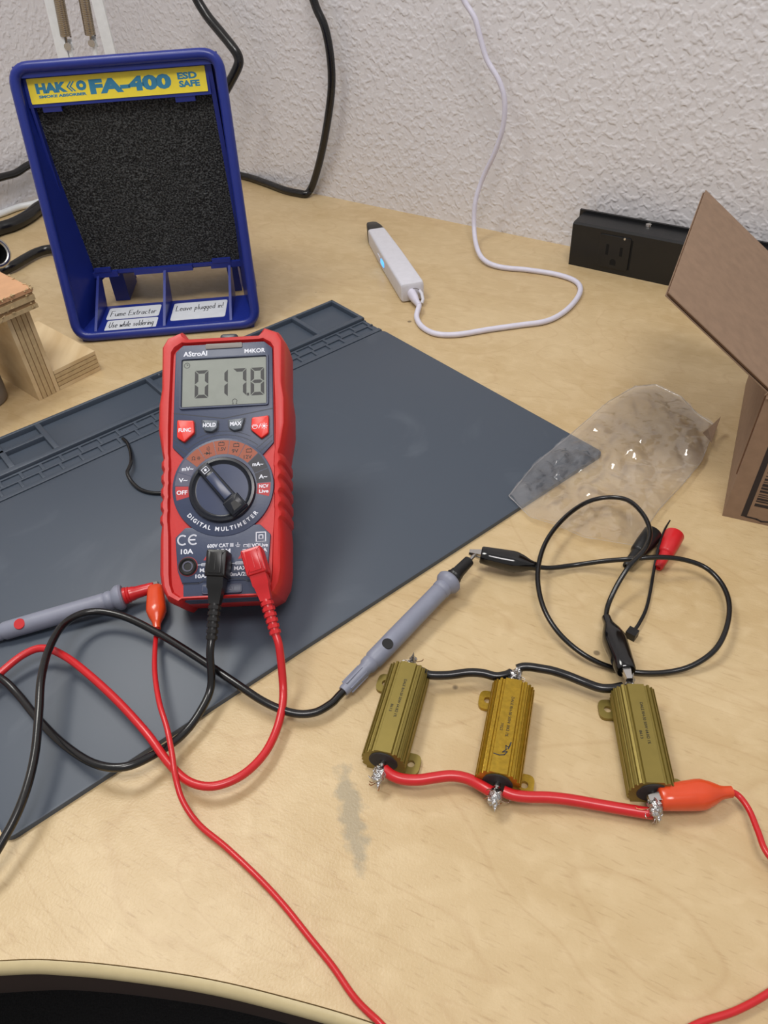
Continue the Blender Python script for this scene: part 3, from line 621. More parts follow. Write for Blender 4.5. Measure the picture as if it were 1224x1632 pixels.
b = MB(); b.tube(crom(pts, 6), 1.95, M_BPVC, 12); b.build('cable', blk, smooth=60); world_child_fix(blk)

rd = thing('test_lead', 'red multimeter test lead plugged in the right jack, its grey probe by the red clip', 'test lead', MW(18, 17, 36))
pr_, dr_ = plug(rd, 18.2, 15, M_RPVC)
tip2 = P(263, 931, 13); flange = P(178, 958, 10.5); ax = (flange - tip2).normalized(); tail2 = tip2 + ax * 108
tail2.z = 7.5
probe(rd, tail2, tip2, M_RPVC, M_RPVC)
pts = [pr_ - dr_ * 3, pr_, pr_ + dr_ * 7] + Pz([(451, 1090, 12), (450, 1125, 9), (440, 1165, 7), (420, 1203, 7), (385, 1236, 8), (340, 1253, 9), (300, 1245, 10), (268, 1215, 12), (235, 1170, 15), (190, 1120, 16), (145, 1078, 16), (105, 1047, 15), (70, 1033, 15), (38, 1043, 14), (0, 1073, 12), (-50, 1120, 10), (-140, 1150, 9), (-230, 1120, 8), (-260, 1075, 8)]) + [tail2 + ax * 4, tail2 - ax * 4]
b = MB(); b.tube(crom(pts, 6), 1.95, M_RPVC, 12); b.build('cable', rd, smooth=60); world_child_fix(rd)

# ---------------------------------------------------------------- alligator leads
def clip(parent, jaw, tail, m, wide=5.6, jl=6.0, part='clip_boot'):
    jaw, tail = Vector(jaw), Vector(tail); d = tail - jaw; L = d.length; A = axes(jaw, d, (0, 0, 1))
    prof = [(0, .70, .62), (.02, .80, .72), (.15, .86, .78), (.35, .95, .84), (.52, 1.0, .90), (.60, .98, .90), (.72, .78, .74), (.84, .48, .48), (.90, .40, .40), (1.0, .37, .37)]
    b = MB(); rings = []
    for t, a, h in prof:
        n = 24; rg = []
        for i in range(n):
            th = 2*math.pi*i/n; c_, s_ = math.cos(th), math.sin(th); e = .8
            rg.append((math.copysign(abs(c_)**e, c_) * wide * h, math.copysign(abs(s_)**e, s_) * wide * a, t * L))
        rings.append(rg)
    b.loft(rings, m, M=A); b.build(part, parent, smooth=50)
    b = MB()
    for sgn in (1, -1):
        w0, w1 = 2.9, 1.7; z0, z1 = 3.0, -jl
        base = [(sgn*.2, -w0, z0), (sgn*.2, w0, z0), (sgn*2.8, w0*.8, z0), (sgn*2.8, -w0*.8, z0)]
        endr = [(sgn*.15, -w1, z1), (sgn*.15, w1, z1), (sgn*1.2, w1*.7, z1), (sgn*1.2, -w1*.7, z1)]
        b.loft([base, endr] if sgn > 0 else [base[::-1], endr[::-1]], M_CHROME, M=A)
        for q in range(5):
            zz = z1 + .4 + q * 1.15
            for yy in (-1, 1): b.add([(sgn*.2, yy*1.6-.25, zz), (sgn*.2, yy*1.6+.25, zz), (sgn*.2, yy*1.6, zz+.8), (-sgn*.5, yy*1.6, zz+.35)], [(0,1,2),(0,1,3),(1,2,3),(2,0,3)], M_CHROME, A)
    b.build('clip_jaws', parent, smooth=20)
bl = thing('alligator_clip_lead', 'black alligator clip lead looped on the bare desk, joining probe and resistor', 'clip lead', P(980, 900, 0))
c1a, c1b = P(766, 884, 11), P(860, 904, 7); c2a, c2b = P(998, 1070, 12), P(966, 984, 7)
clip(bl, c1a, c1b, M_BBOOT, 5.9, 6.5); clip(bl, c2a, c2b, M_BBOOT, 5.9, 5.5)
pts = [c1b + (c1a - c1b).normalized() * 4, c1b] + Pz([(880, 905, 5), (920, 900, 4), (965, 894, 9), (1005, 891, 14), (1050, 888, 15), (1090, 892, 12), (1125, 905, 9), (1150, 930, 8), (1162, 962, 8), (1158, 1000, 8), (1140, 1035, 7), (1105, 1060, 4), (1065, 1071, 2), (1020, 1072, 2), (975, 1064, 2), (930, 1043, 6), (890, 1008, 9), (865, 965, 11), (857, 915, 12), (868, 868, 12), (895, 830, 12), (930, 803, 11), (965, 793, 12), (1000, 797, 15), (1025, 820, 18), (1036, 848, 19), (1028, 875, 19), (1004, 901, 17), (985, 930, 12), (970, 962, 7)]) + [c2b, c2b + (c2a - c2b).normalized() * 4]
b = MB(); b.tube(crom(pts, 6), 1.35, M_BPVC, 10); b.build('cable', bl, smooth=60); world_child_fix(bl)

rl = thing('alligator_clip_lead', 'thin red clip lead with orange-red boots running down across the desk', 'clip lead', P(350, 1340, 0))
r1a, r1b = P(248, 936, 13), P(250, 1002, 9)
clip(rl, r1a, r1b, M_OBOOT, 5.2, 3.0)
r2a, r2b = P(1050, 1272, 9), P(1166, 1262, 7)
clip(rl, r2a, r2b, M_OBOOT, 6.2, 4.5)
pts = [r1b + (r1a - r1b).normalized() * 4, r1b] + Pz([(247, 1035, 12), (247, 1075, 16), (254, 1120, 18), (266, 1160, 17), (274, 1200, 15), (280, 1240, 13), (292, 1278, 9), (318, 1315, 5), (360, 1350, 3), (410, 1397, 2.5), (450, 1440, 2), (490, 1490, 2), (530, 1540, 2), (565, 1590, 2), (600, 1625, 1.5), (640, 1658, 3), (760, 1712, 3), (900, 1725, 3), (1020, 1690, 3), (1105, 1635, 3), (1170, 1612, 3), (1224, 1583, 3), (1290, 1535, 4), (1310, 1470, 6), (1270, 1410, 8), (1224, 1362, 8), (1208, 1325, 7), (1195, 1293, 6), (1180, 1271, 6)]) + [r2b, r2b + (r2a - r2b).normalized() * 4]
b = MB(); b.tube(crom(pts, 6), 1.3, M_RPVC, 10); b.build('cable', rl, smooth=60); world_child_fix(rl)

# ---------------------------------------------------------------- power resistors
def blob(b, c, r, m, seed, k=.35, st=(1, 1, 1)):
    n, q = 14, 9; vs = []; fs = []
    for i in range(q + 1):
        for j in range(n):
            th = math.pi * i / q; ph = 2*math.pi*j/n
            d = Vector((math.sin(th)*math.cos(ph)*st[0], math.sin(th)*math.sin(ph)*st[1], math.cos(th)*st[2]))
            rr = r * (1 + k * noise.noise(d * 2.2 + Vector((seed, 0, 0)))); vs.append(Vector(c) + d * rr)
    for i in range(q):
        for j in range(n): fs.append((i*n+j, i*n+(j+1) % n, (i+1)*n+(j+1) % n, (i+1)*n+j)[::-1])
    b.add(vs, fs, m)
def plate_hole(b, poly, hc, hr, z0, z1, m):
    n = 32; outer = []
    poly = ccw(poly)
    for i in range(n):
        a = 2*math.pi*i/n; d = Vector((math.cos(a), math.sin(a))); best = None
        for j in range(len(poly)):
            p, q = Vector(poly[j]) - Vector(hc), Vector(poly[(j+1) % len(poly)]) - Vector(hc); e = q - p
            den = d.x * -e.y + d.y * e.x
            if abs(den) < 1e-9: continue
            t = (p.x * -e.y + p.y * e.x) / den; u = (d.x * p.y - d.y * p.x) / den
            if t > 0 and -1e-6 <= u <= 1 + 1e-6: best = t if best is None else min(best, t)
        outer.append(Vector(hc) + d * (best or 3))
    inner = [Vector(hc) + Vector((math.cos(2*math.pi*i/n), math.sin(2*math.pi*i/n))) * hr for i in range(n)]
    R4 = [[(p.x, p.y, z0) for p in outer], [(p.x, p.y, z1) for p in outer], [(p.x, p.y, z1) for p in inner], [(p.x, p.y, z0) for p in inner]]
    b.loft(R4, m, closed=True)
HALF = [(3.7, 15.7), (4.1, 14.4), (4.9, 14.4), (5.3, 15.2), (6.3, 14.8), (6.5, 13.1), (7.1, 13.0), (7.4, 13.8), (8.1, 13.1), (8.0, 11.5), (8.5, 11.2), (8.9, 11.9), (9.4, 11.0), (8.9, 9.7), (9.3, 9.3), (9.8, 9.7), (10.0, 8.6), (9.2, 7.7), (9.7, 7.2), (10.1, 6.2), (9.2, 5.1), (9.4, 4.3), (9.9, 3.5), (8.9, 2.3), (8.0, 2.0), (8.0, 0)]
SEC = (HALF + [(-x, z) for x, z in reversed(HALF)])
def resistor(px_c, ang, label, m, line1, line2, worn, seed):
    rt = thing('power_resistor', label, 'resistor', px_c, Matrix.Rotation(ang, 3, 'Z'), 'gold power resistors soldered in a row')
    b = MB(); n = len(SEC)
    sec = SEC[::-1]
    b.loft([[(x, -25 + (0.4 if z > 12 else 0), z) for x, z in sec], [(x, 25 - (0.4 if z > 12 else 0), z) for x, z in sec]], m)
    T = Matrix.Translation((0, 0, 15.72)) @ Matrix.Rotation(R(-90), 4, 'Z')
    b.text(line1, -4.0, .9, M_BLACKP, h=1.35, w=21, M=T, bold=.005); b.text(line2, 2.0, -1.9, M_BLACKP, h=1.2, w=4.0, M=T, bold=.005)
    if worn:
        b.line([(11.5, 2.4), (11.0, 1.2), (13, 1.6), (14.5, .2), (13.8, 2.2), (15.6, 1.2), (16.2, -1.0), (15.8, -3.4)], .45, M_CERAM, M=T, z=.0)
        b.line([(9, 3.2), (11, 2.8), (12.4, 2.4)], .6, M_CERAM, M=T)
    body = b.build('body', rt, smooth=25)
    for sg in (1, -1):
        b = MB(); poly = rounded([(6.5, -25), (15.4, -25), (15.4, -14.6), (6.5, -14.6)], [0.1, 3.4, 3.4, 0.1] if True else 2, 5)
        plate_hole(b, [(x*sg, y*sg) for x, y in poly], (11.2*sg, -19.8*sg), 1.75, 0.05, 2.0, m)
        b.build('mounting_tab', body, smooth=30)
        b = MB(); A = axes((0, sg*24.6, 7.9), (0, sg, 0)); b.lathe([(6.6, 0), (6.6, .55), (5.9, .6), (5.6, .45), (0.01, .45)], M_CERAM, A, 30)
        b.build('end_cap', rt, smooth=30)
        b = MB(); b.lathe([(1.5, .4), (1.5, 2.2), (1.15, 2.6), (1.0, 9)], M_CHROME, A, 14); b.build('terminal', rt, smooth=35)
        b = MB(); big = 1.0 if (worn or sg < 0) else .62
        blob(b, (0, sg*31.4, 8.4), 2.9*big, M_SOLDER, seed + sg, .5, (1, 1.2, 1.05)); blob(b, (.9*sg, sg*33.9*(1 if big == 1 else .94), 9.0), 2.0*big, M_SOLDER, seed + 3 + sg, .5); blob(b, (-1.6, sg*29.8, 7.8), 1.7*big, M_SOLDER, seed + 7, .5)
        if sg < 0: b.lathe([(1.7, 0), (1.3, 2.0), (.1, 4.6)], M_SOLDER, axes((0.2, -33.0, 8.0), (.1, -.9, -.25)), 10)
        else: b.lathe([(1.2, 0), (.8, 1.8), (.1, 4.6)], M_SOLDER, axes((0.2, 30.5, 10), (.1, .3, 1)), 10)
        rnd = random.Random(seed * 10 + sg)
        for q in range(7 if big == 1 else 2):
            a0 = Vector((rnd.uniform(-2, 2), sg*(30.5 + rnd.uniform(0, 2)), 7.5)); v1 = Vector((rnd.uniform(-1, 1), sg*rnd.uniform(-.2, 1), rnd.uniform(-.6, .3))).normalized()
            v2 = v1.cross(Vector((rnd.uniform(-1, 1), rnd.uniform(-1, 1), rnd.uniform(-1, 1)))).normalized()
            Lh = rnd.uniform(3, 6.0)
            b.tube(crom([a0, a0 + v1*Lh*.5 + v2*.8, a0 + v1*Lh + v2*.2, a0 + v1*Lh*1.1 - v2*1.0], 4), .2, M_COPPER if q % 2 == 0 else M_SOLDER, 5)
        b.build('solder_joint', rt, smooth=50)
    return rt
resistor((-.5, 206.2, .05), -.308, 'gold finned power resistor at the end beside the grey probe, matte finish', M_GOLD, 'DALE RH-50 50W 64.0Ω 1%', '8613', False, 1)
resistor((48, 192.3, .05), -.305, 'middle gold finned power resistor, shinier with a scuffed scar on its top', M_GOLD2, 'DALE RH-50 50W 30Ω 1%', '7022', True, 4)
resistor((107.3, 184.0, .05), -.115, 'gold finned power resistor gripped by the orange-red clip and black clip', M_GOLD, 'DALE RH-50 50W 64.0Ω 1%', '8613', False, 8)

def wire(name, label, pts, r, m, cat='wire', group=None, n=12):
    cp = crom(pts, 6); o0 = Vector(pts[len(pts)//2]); o0 = Vector((o0.x, o0.y, 0))
    b = MB(); b.tube(cp, r, m, n); o = b.build(name, origin=o0, smooth=60); return tag(o, label, cat, group)
JW = 'short jumper wires soldered between the resistors'
wire('jumper_wire', 'short black wire between the first and middle resistors, upper side', Pz([(664, 1066, 9), (674, 1071, 9.5), (687, 1076, 9.5), (715, 1076, 9), (746, 1072, 9), (769, 1073, 9), (790, 1078, 8.5), (806, 1076, 8.5), (815, 1072, 8.5)]), 2.15, M_BPVC, group=JW)
wire('jumper_wire', 'short black wire from middle resistor to the clipped resistor, upper side', Pz([(824, 1066, 8.5), (833, 1063, 9), (845, 1063, 9), (858, 1065, 9), (880, 1069, 9), (905, 1077, 9), (930, 1087, 8.5), (955, 1096, 8.5), (975, 1097, 8.5), (992, 1094, 8.5)]), 2.15, M_BPVC, group=JW)
wire('jumper_wire', 'short thick red wire between the first and middle resistors, lower side', Pz([(612, 1226, 8), (625, 1236, 7.5), (643, 1242, 7), (668, 1243, 7), (695, 1239, 7), (720, 1236.5, 7), (745, 1241, 7), (766, 1252, 7), (783, 1262, 7.5)]), 2.45, M_RPVC, group=JW)
wire('jumper_wire', 'short thick red wire from middle resistor to a loose end by the clip', Pz([(802, 1261, 7.5), (818, 1267, 7), (840, 1270, 6.5), (875, 1271, 6), (910, 1275, 5.5), (950, 1282, 5), (990, 1289, 5), (1020, 1294, 5), (1040, 1297, 5)]), 2.45, M_RPVC, group=JW)
b = MB(); o0 = P(1047, 1298, 0)
for q in range(16):
    a0 = P(1038, 1297, 5) ; v1 = (Vector((1, -.12, 0)) + Vector((random.uniform(-.2, .2), random.uniform(-.7, .7), random.uniform(-.5, .6)))).normalized(); v2 = v1.cross(Vector((random.uniform(-1, 1), random.uniform(-1, 1), 1))).normalized()
    Lh = random.uniform(3, 5.0); b.tube(crom([a0, a0 + v1*Lh*.6 + v2*.7, a0 + v1*Lh + v2*.1, a0 + v1*Lh*.8 - v2*1.2], 4), .28, M_SOLDER, 5)
blob(b, P(1046, 1298, 5), 1.5, M_SOLDER, 3.3, .8)
o = b.build('bare_wire_end', origin=o0, smooth=50); tag(o, 'frayed tinned strands at the end of the red wire under the clip', 'wire end')

# ---------------------------------------------------------------- loose small parts on the desk
def boot(label, wide, narrow, m):
    wide, narrow = Vector(wide), Vector(narrow); d = narrow - wide; L = d.length; A = axes(wide, d)
    b = MB(); b.lathe([(4.0, .6), (4.5, 0), (5.4, 0), (5.6, .6), (5.2, L*.3), (4.5, L*.56), (4.3, L*.58), (3.3, L*.61), (2.9, L*.8), (2.5, L*.96), (2.1, L), (1.2, L), (1.0, L - 1)], m, A, 28)
    o = b.build('insulating_boot', origin=(wide.x, wide.y, 0), smooth=35); tag(o, label, 'insulator', 'slip-on insulating boots on the desk')
boot('black tapered rubber boot beside the plastic bag, under the black wire', P(1041, 850, 6), P(998, 903, 2.8), M_BRUB)
boot('red tapered rubber boot lying beside the black boot', P(1075, 852, 6), P(1049, 905, 2.8), M_RBOOT)
zt = thing('cable_tie', 'thin black cable tie lying between the boots and the wire loop', 'cable tie', P(1035, 940, 0))
zp = crom(Pz([(1068, 829, 6), (1060, 843, 7), (1053, 862, 7), (1047, 885, 5), (1042, 910, 3), (1037, 940, 2), (1030, 970, 2), (1019, 993, 2.5), (1010, 1006, 2.6)]), 6)
b = MB(); b.tube(zp, [.4 + .5*min(1, i/14) for i in range(len(zp))], M_BRUB, 8, flat=.5, up=(0.3, 0, 1)); b.build('strap', zt, smooth=60)
d = (zp[-1] - zp[-4]).normalized(); A = axes(zp[-1], d, (0, 0, 1)); b = MB(); b.box((-2.4, -2.6, -.5), (2.0, 2.6, 4.3), M_BRUB, A); b.box((-2.6, -1.6, 1), (-2.2, 1.6, 3), M_OUTD, A); b.build('lock_head', zt, smooth=0); world_child_fix(zt)
wire('twist_tie', 'black twisted wire tie lying on the mat beside the multimeter', Pz([(196, 699, 4.2), (203, 706, 5), (208, 720, 7), (209, 735, 8), (206, 745, 8), (203, 752, 8), (205, 760, 7), (212, 770, 5.5), (224, 780, 4.5), (240, 785, 4.4), (256, 786, 4.4), (275, 787, 4.4)]), 1.2, M_BPVC, 'wire tie')

# ---------------------------------------------------------------- plastic bag
near = [(811, 790), (845, 824), (885, 836), (930, 856), (1011, 869)]; right = [(1011, 869), (1050, 812), (1085, 775), (1118, 735), (1140, 678)]
far = [(1012, 616), (1045, 613), (1085, 632), (1112, 660), (1140, 678)]; left = [(811, 790), (850, 742), (905, 696), (970, 640), (1012, 616)]
def along(l, t):
    t = max(0, min(.9999, t)) * (len(l) - 1); i = int(t); f = t - i
    return Vector((l[i][0]*(1-f) + l[i+1][0]*f, l[i][1]*(1-f) + l[i+1][1]*f))
NU, NV = 90, 110
def film(zb, amp, seed, ex):
    vs, fs = [], []
    for i in range(NU + 1):
        for j in range(NV + 1):
            u, v = i / NU, j / NV      # u near edge direction, v left edge direction
            nn, ff, ll, rr = along(near, u), along(far, u), along(left, v), along(right, v)
            c00, c10, c01, c11 = along(near, 0), along(near, 1), along(far, 0), along(far, 1)
            q = nn*(1-v) + ff*v + ll*(1-u) + rr*u - (c00*(1-u)*(1-v) + c10*u*(1-v) + c01*(1-u)*v + c11*u*v)
            ed = min(u, 1-u, v, 1-v); k = min(1, ed * 7)
            p = P(q.x, q.y, 3.5)
            w = Vector((p.x * .035, p.y * .035, seed))
            d1, _c = noise.voronoi(Vector((p.x / 15, p.y / 19, seed))); d2, _c = noise.voronoi(Vector((p.x / 6.5 + .6 * noise.noise(w), p.y / 8, seed + 4)))
            h = (d1[1] - d1[0]) * .95 + (d2[1] - d2[0]) * .26 + .5 * noise.noise(w * .8)
            z = zb + max(0, (k * .8 + .2) * amp * max(0, h + .1) * (1 + ex * math.exp(-((u - .75)**2 + (v - .8)**2) * 9) + ex * 1.6 * math.exp(-((u - .12)**2 + (v - .2)**2) * 14)))
            jit = 1.5 * (1 - k); p.z = max(3.4, z); p.x += jit * noise.noise(w * 5 + Vector((1, 2, 3))); p.y += jit * noise.noise(w * 5 + Vector((6, 2, 3)))
            vs.append(p)
    for i in range(NU):
        for j in range(NV):
            a = i * (NV + 1) + j; fs.append((a, a + NV + 1, a + NV + 2, a + 1))
    return vs, fs
b = MB(); v1, f1 = film(3.5, 1.2, 2.0, .4); b.add(v1, f1, M_FILM); v2, f2 = film(4.4, 4.6, 7.7, .5)
b.add(v2, f2, M_FILM)
for ed in (near, left, right, far):
    b.tube([P(q.x, q.y, 4.6) for q in [along(ed, t / 40) for t in range(41)]], .32, M_FILM, 5)
# the folded ear
ear = [P(1120, 690, 8), P(1128, 684, 11), P(1149, 664, 15), P(1146, 672, 10), P(1134, 706, 7)]
b.add(ear + [e + Vector((0, 0, .3)) for e in ear], [(0, 1, 2, 3, 4), (5, 6, 7, 8, 9)], M_FILM)
o0 = P(970, 740, 0)
o = b.build('plastic_bag', origin=o0, smooth=30); tag(o, 'crumpled clear plastic bag lying half over the mat corner', 'bag')

# ---------------------------------------------------------------- cardboard box
BA = R(-26.5); bd = Vector((math.cos(BA), math.sin(BA), 0)); bn = Vector((-math.sin(BA), math.cos(BA), 0)); B0 = P(1151, 822, 0)
bm = Matrix(((bd.x, bn.x, .045, B0.x), (bd.y, bn.y, 0.01, B0.y), (0, 0, 1, .1), (0, 0, 0, 1)))
box = thing('cardboard_box', 'open brown cardboard box with printed bars and a raised flap, right of the plastic bag', 'box', B0)
BW, BD, BH, TH = 190, 152, 83, 3
b = MB(); b.box((0, 0, 0), (BW, TH, BH), M_CARD, bm)
F = bm @ Matrix.Rotation(R(90), 4, 'X')
b.prism(rect(9.5, 3, 12.6, 78), .02, .12, M_BOXINK, M=F)
rnd = random.Random(5); z = 12.0
while z < 66:
    t = rnd.choice([.5, .5, .9, 1.4, 2.0]); b.prism(rect(14.2, z, 75, z + t), .02, .12, M_BOXINK, M=F); z += t + rnd.choice([.6, .9, 1.3, 1.9])
b.line([(12, 3.2), (18, 3.0), (21, 2.0), (26, 3.0), (34, 2.4), (60, 2.6)], 1.0, M_BOXINK, M=F, z=.02, thick=.1)
# torn top corner
rnd = random.Random(3)
for q in range(26):
    x = rnd.uniform(0, 7); y = rnd.uniform(0, 4); s2 = rnd.uniform(.5, 1.5); T = bm @ Matrix.Translation((x, y, BH + rnd.uniform(-.5, 1.6))) @ Matrix.Rotation(rnd.uniform(0, 3), 4, (rnd.random(), rnd.random(), 1)); b.box((-s2, -.25, -s2), (s2, .25, s2), M_CARD, T)
b.build('front_panel', box, smooth=0, label='front panel with black printed bars')
b = MB(); b.box((0, TH, 0), (TH, BD, BH), M_CARD, bm); b.box((-.6, 3, BH*.35), (0, 5, BH*.98), M_CARDE, bm); b.build('side_panel', box, smooth=0)
b = MB(); b.box((BW - TH, TH, 0), (BW, BD, BH), M_CARD, bm); b.build('side_panel', box, smooth=0)
b = MB(); b.box((TH, BD - TH, 0), (BW - TH, BD, BH), M_CARD, bm); b.build('rear_panel', box, smooth=0)
b = MB(); b.box((TH, TH, 0), (BW - TH, BD - TH, 2.5), M_CARD, bm); b.build('bottom_panel', box, smooth=0)
PH = R(36.0); FL = 78
fm = bm @ Matrix.Translation((1.0, 1.5, BH + .4)) @ Matrix.Rotation(PH, 4, 'Y')
b = MB()
vs = [(0, 0, 0), (-FL, 0, 0), (-FL, BD - 2, 0), (0, BD - 2, 0)]
b.prism([(p[0], p[1]) for p in vs], 2.0, 2.5, M_CARD, M=fm); b.prism([(p[0], p[1]) for p in vs], 0, .5, M_CARD, M=fm)
# corrugated medium between the liners
n = 76; rings = []
for i in range(n * 4 + 1):
    y = .4 + (BD - 3.2) * i / (n * 4); zz = 1.25 + .72 * math.sin(i * math.pi / 2)
    rings.append([(-FL + .3, y, zz - .12), (-.5, y, zz - .12), (-.5, y, zz + .12), (-FL + .3, y, zz + .12)])
b.loft(rings, M_CARDE, M=fm)
b.build('flap', box, smooth=0, label='raised cardboard flap with corrugated edge'); world_child_fix(box)

# ---------------------------------------------------------------- outlet strip
oa = math.atan2(-.604, .797); O0 = P(906, 421, 0)
om = Matrix.Translation(O0 + Vector((0, 0, .1))) @ Matrix.Rotation(oa, 4, 'Z')
ob = thing('power_strip', 'long black power strip with an outlet, against the wall', 'power strip', O0)
b = MB(); OL = 330
b.loft([[(0, 0, 0), (0, 22, 0), (0, 22, 40.5), (0, 2.5, 39.5), (0, 0, 38)][::-1], [(OL, 0, 0), (OL, 22, 0), (OL, 22, 40.5), (OL, 2.5, 39.5), (OL, 0, 38)][::-1]], M_OUT, M=om)
b.box((-3.5, 22, 0), (OL + 2, 24.6, 43), M_OUT, om); b.build('housing', ob, smooth=0)
F = om @ Matrix.Rotation(R(90), 4, 'X')
b = MB(); b.prism(rect(55.4, 6, 57.2, 33), 0, .1, M_OUTD, M=F); b.prism(rounded(rect(27, 5, 55.6, 34.5), 2, 3), 0, 1.0, M_OUT, bev=.4, M=F)
for cx, h2 in ((35.2, 4.8), (48.0, 4.0)): b.prism(rect(cx-1.3, 21.5-h2, cx+1.3, 21.5+h2), .95, 1.06, M_OUTD, M=F)
b.prism([(39, 8.2), (44.6, 8.2), (44.6, 11)] + arc(2.8, 0, 180, 10, 41.8, 11)[1:], .95, 1.06, M_OUTD, M=F)
b.build('outlet_socket', ob, smooth=20)
b = MB(); b.lathe([(1.2, 0), (1.0, .5)], M_CHROME, F @ Matrix.Translation((49.5, 33.5, .6)), 14); b.build('screw', ob, smooth=30)
b = MB(); b.lathe([(3.0, 0), (2.6, 1.6), (.8, 2.2)], M_CHROME, om @ Matrix.Translation((62, 19.5, 40.4)), 16); b.build('mounting_screw', ob, smooth=30); world_child_fix(ob)

# ---------------------------------------------------------------- white pen tool and its cable
pa, pb2 = Vector((38.5, 632, 0)), Vector((10.0, 770, 0)); ax = (pb2 - pa).normalized(); pm = Matrix(((ax.y, ax.x, 0, pa.x), (-ax.x, ax.y, 0, pa.y), (0, 0, 1, .1), (0, 0, 0, 1)))
pen = thing('handheld_pen_tool', 'white pen-shaped tool with black tip and blue light, beside the white cable', 'pen tool', pa)
def sect(y, w, h, z0, r): return [(x, y, z) for x, z in rounded(rect(-w/2, z0, w/2, z0 + h), r, 4)]
b = MB(); b.loft([sect(0, 18.5, 14, 1.5, 2.5), sect(.8, 20.4, 16, .8, 2.5), sect(4, 21, 17, .4, 2.5), sect(70, 20.2, 17, 0, 2.5), sect(126, 17.4, 16.5, 0, 2.5), sect(131, 17.0, 16, .2, 2.5)], M_WPLA, M=pm)
pbody = b.build('body', pen, smooth=40)
b = MB(); b.loft([sect(130.6, 16.8, 15.8, .3, 2.4), sect(140, 15.2, 15.6, .6, 2.4), sect(150, 11.4, 13.5, 1.8, 2), sect(156, 8.0, 9, 4.6, 1.5)], M_BRUB, M=pm); b.build('nose_cap', pen, smooth=40)
b = MB(); b.prism(rounded(rect(-3.4, 109, 3.4, 120), 1.2, 3), 15.4, 16.5, M_WPLA, bev=.3, M=pm @ Matrix.Rotation(R(0.0), 4, 'X')); b.line(rounded(rect(-4.0, 108.2, 4.0, 120.8), 1.5, 3), .35, M_GRAYR, M=pm, z=16.0, closed=True); b.build('button', pen, smooth=30)
sd = pm @ Matrix.Translation((-9.3, 0, 8.4)) @ Matrix.Rotation(R(-90), 4, 'Y') @ Matrix.Rotation(R(180), 4, 'Z')
b = MB(); b.prism(rounded([(-2.2, -88), (2.2, -88), (2.2, -78), (-2.2, -78)], 1.8, 4), 0, 1.2, M_WPLA, bev=.4, M=sd); b.build('side_button', pen, smooth=30)
b = MB(); b.prism(rounded([(-2.8, -74), (2.8, -74), (2.8, -62), (-2.8, -62)], 2.4, 4), 0, 1.4, M_GLOW, bev=.4, M=sd); b.build('indicator_light', pen, smooth=30, label='glowing blue indicator button')
b = MB(); b.line(arc(5.2, 0, 180, 12, 1.5, 7), .4, M_GRAYR, M=pm @ Matrix.Rotation(R(90), 4, 'X'), z=-.1, thick=.3); b.tube([pm @ Vector(p) for p in [(6.4, .5, 9), (7.0, -4, 8), (6.6, -9, 5), (4.4, -12, 3)]], 1.5, M_WPLA, 8); b.build('cable_strap', pen, smooth=50); world_child_fix(pen)
uc = thing('charging_cable', 'white charging cable curling over the desk and hanging down the wall', 'cable', P(760, 525, 0))
A = axes(pm @ Vector((-1, .5, 7.5)), pm.to_3x3() @ Vector((0.02, -1, -.06)))
b = MB(); b.lathe([(4.9, 0), (4.9, 4), (4.4, 9), (3.6, 13), (2.6, 22)], M_WCAB, A, 24, .8); b.build('connector', uc, smooth=40)
pts = [A @ Vector((0, 0, 16)), A @ Vector((0, 0, 22))] + Pz([(664, 505, 3.5), (673, 521, 2.5), (695, 532, 2.4), (730, 533, 2.4), (780, 525, 2.4), (830, 518, 2.4), (870, 512, 2.4), (898, 498, 2.4), (918, 478, 2.4), (925, 460, 2.4), (915, 447, 2.4), (885, 437, 2.4), (840, 430, 2.4), (800, 426, 2.6), (775, 417, 4), (762, 400, 7)]) + \
      [PW(756, 370, 38), PW(757, 325, 30), PW(769, 285, 24), PW(789, 242, 24), PW(802, 200, 24), PW(804, 160, 24), PW(795, 128, 24), PW(776, 95, 24), PW(766, 62, 24), PW(757, 30, 24), PW(742, 5, 24), PW(728, -22, 26), PW(716, -60, 30)]
b = MB(); b.tube(crom(pts, 6), 2.3, M_WCAB, 12); b.build('cable', uc, smooth=60); world_child_fix(uc)

# ---------------------------------------------------------------- fume extractor
EX = Vector((-172.6, 601.4, 0)); EM = Matrix.Translation(EX) @ Matrix.Rotation(.03, 4, 'Z')
ext = thing('fume_extractor', 'royal blue fume extractor with black foam filter and yellow name label', 'fume extractor', EX)
tl = R(75)
def FP(u, v, n=0): return Vector((u, v * math.cos(tl) - n * math.sin(tl), v * math.sin(tl) + n * math.cos(tl)))
b = MB()
fp = [FP(x, y) for x, y in rounded(rect(-75.6, 4.5, 75.6, 203.6), 13, 7)]
b.tube(fp, 4.0, M_HBLUE, 12, M=EM, up=tuple(FP(0, 0, 1)), closed=True)
def slab(b, yz, x0, x1, m):
    g = lambda x, y, z: x * (1 - .0030 * max(0, y - 2 - z * .268))
    b.loft([[(g(x0, y, z), y, z) for y, z in yz], [(g(x1, y, z), y, z) for y, z in yz]], m, M=EM)
side = [(6, 13), (50, 190), (53, 194), (70, 183), (118, 150), (122, 40), (122, 0.2), (100, .2), (92, 24), (62, 26), (50, .2), (10, .2)]
for sg in (-1, 1): slab(b, side, sg*74.5 - 1.4, sg*74.5 + 1.4, M_HBLUE)
slab(b, [(50.5, 190), (53, 197.5), (118, 153), (117, 150), (60, 189.5)], -75, 75, M_HBLUE)
b.box((-73, 1.5, .3), (73, 49, 7.5), M_HBLUE, EM)
b.loft([[(-68, 64, 30), (68, 64, 30), (66, 68, 184), (-66, 68, 184)], [(-52, 118, 30), (52, 118, 30), (52, 118, 148), (-52, 118, 148)]], M_HDEEP, M=EM)
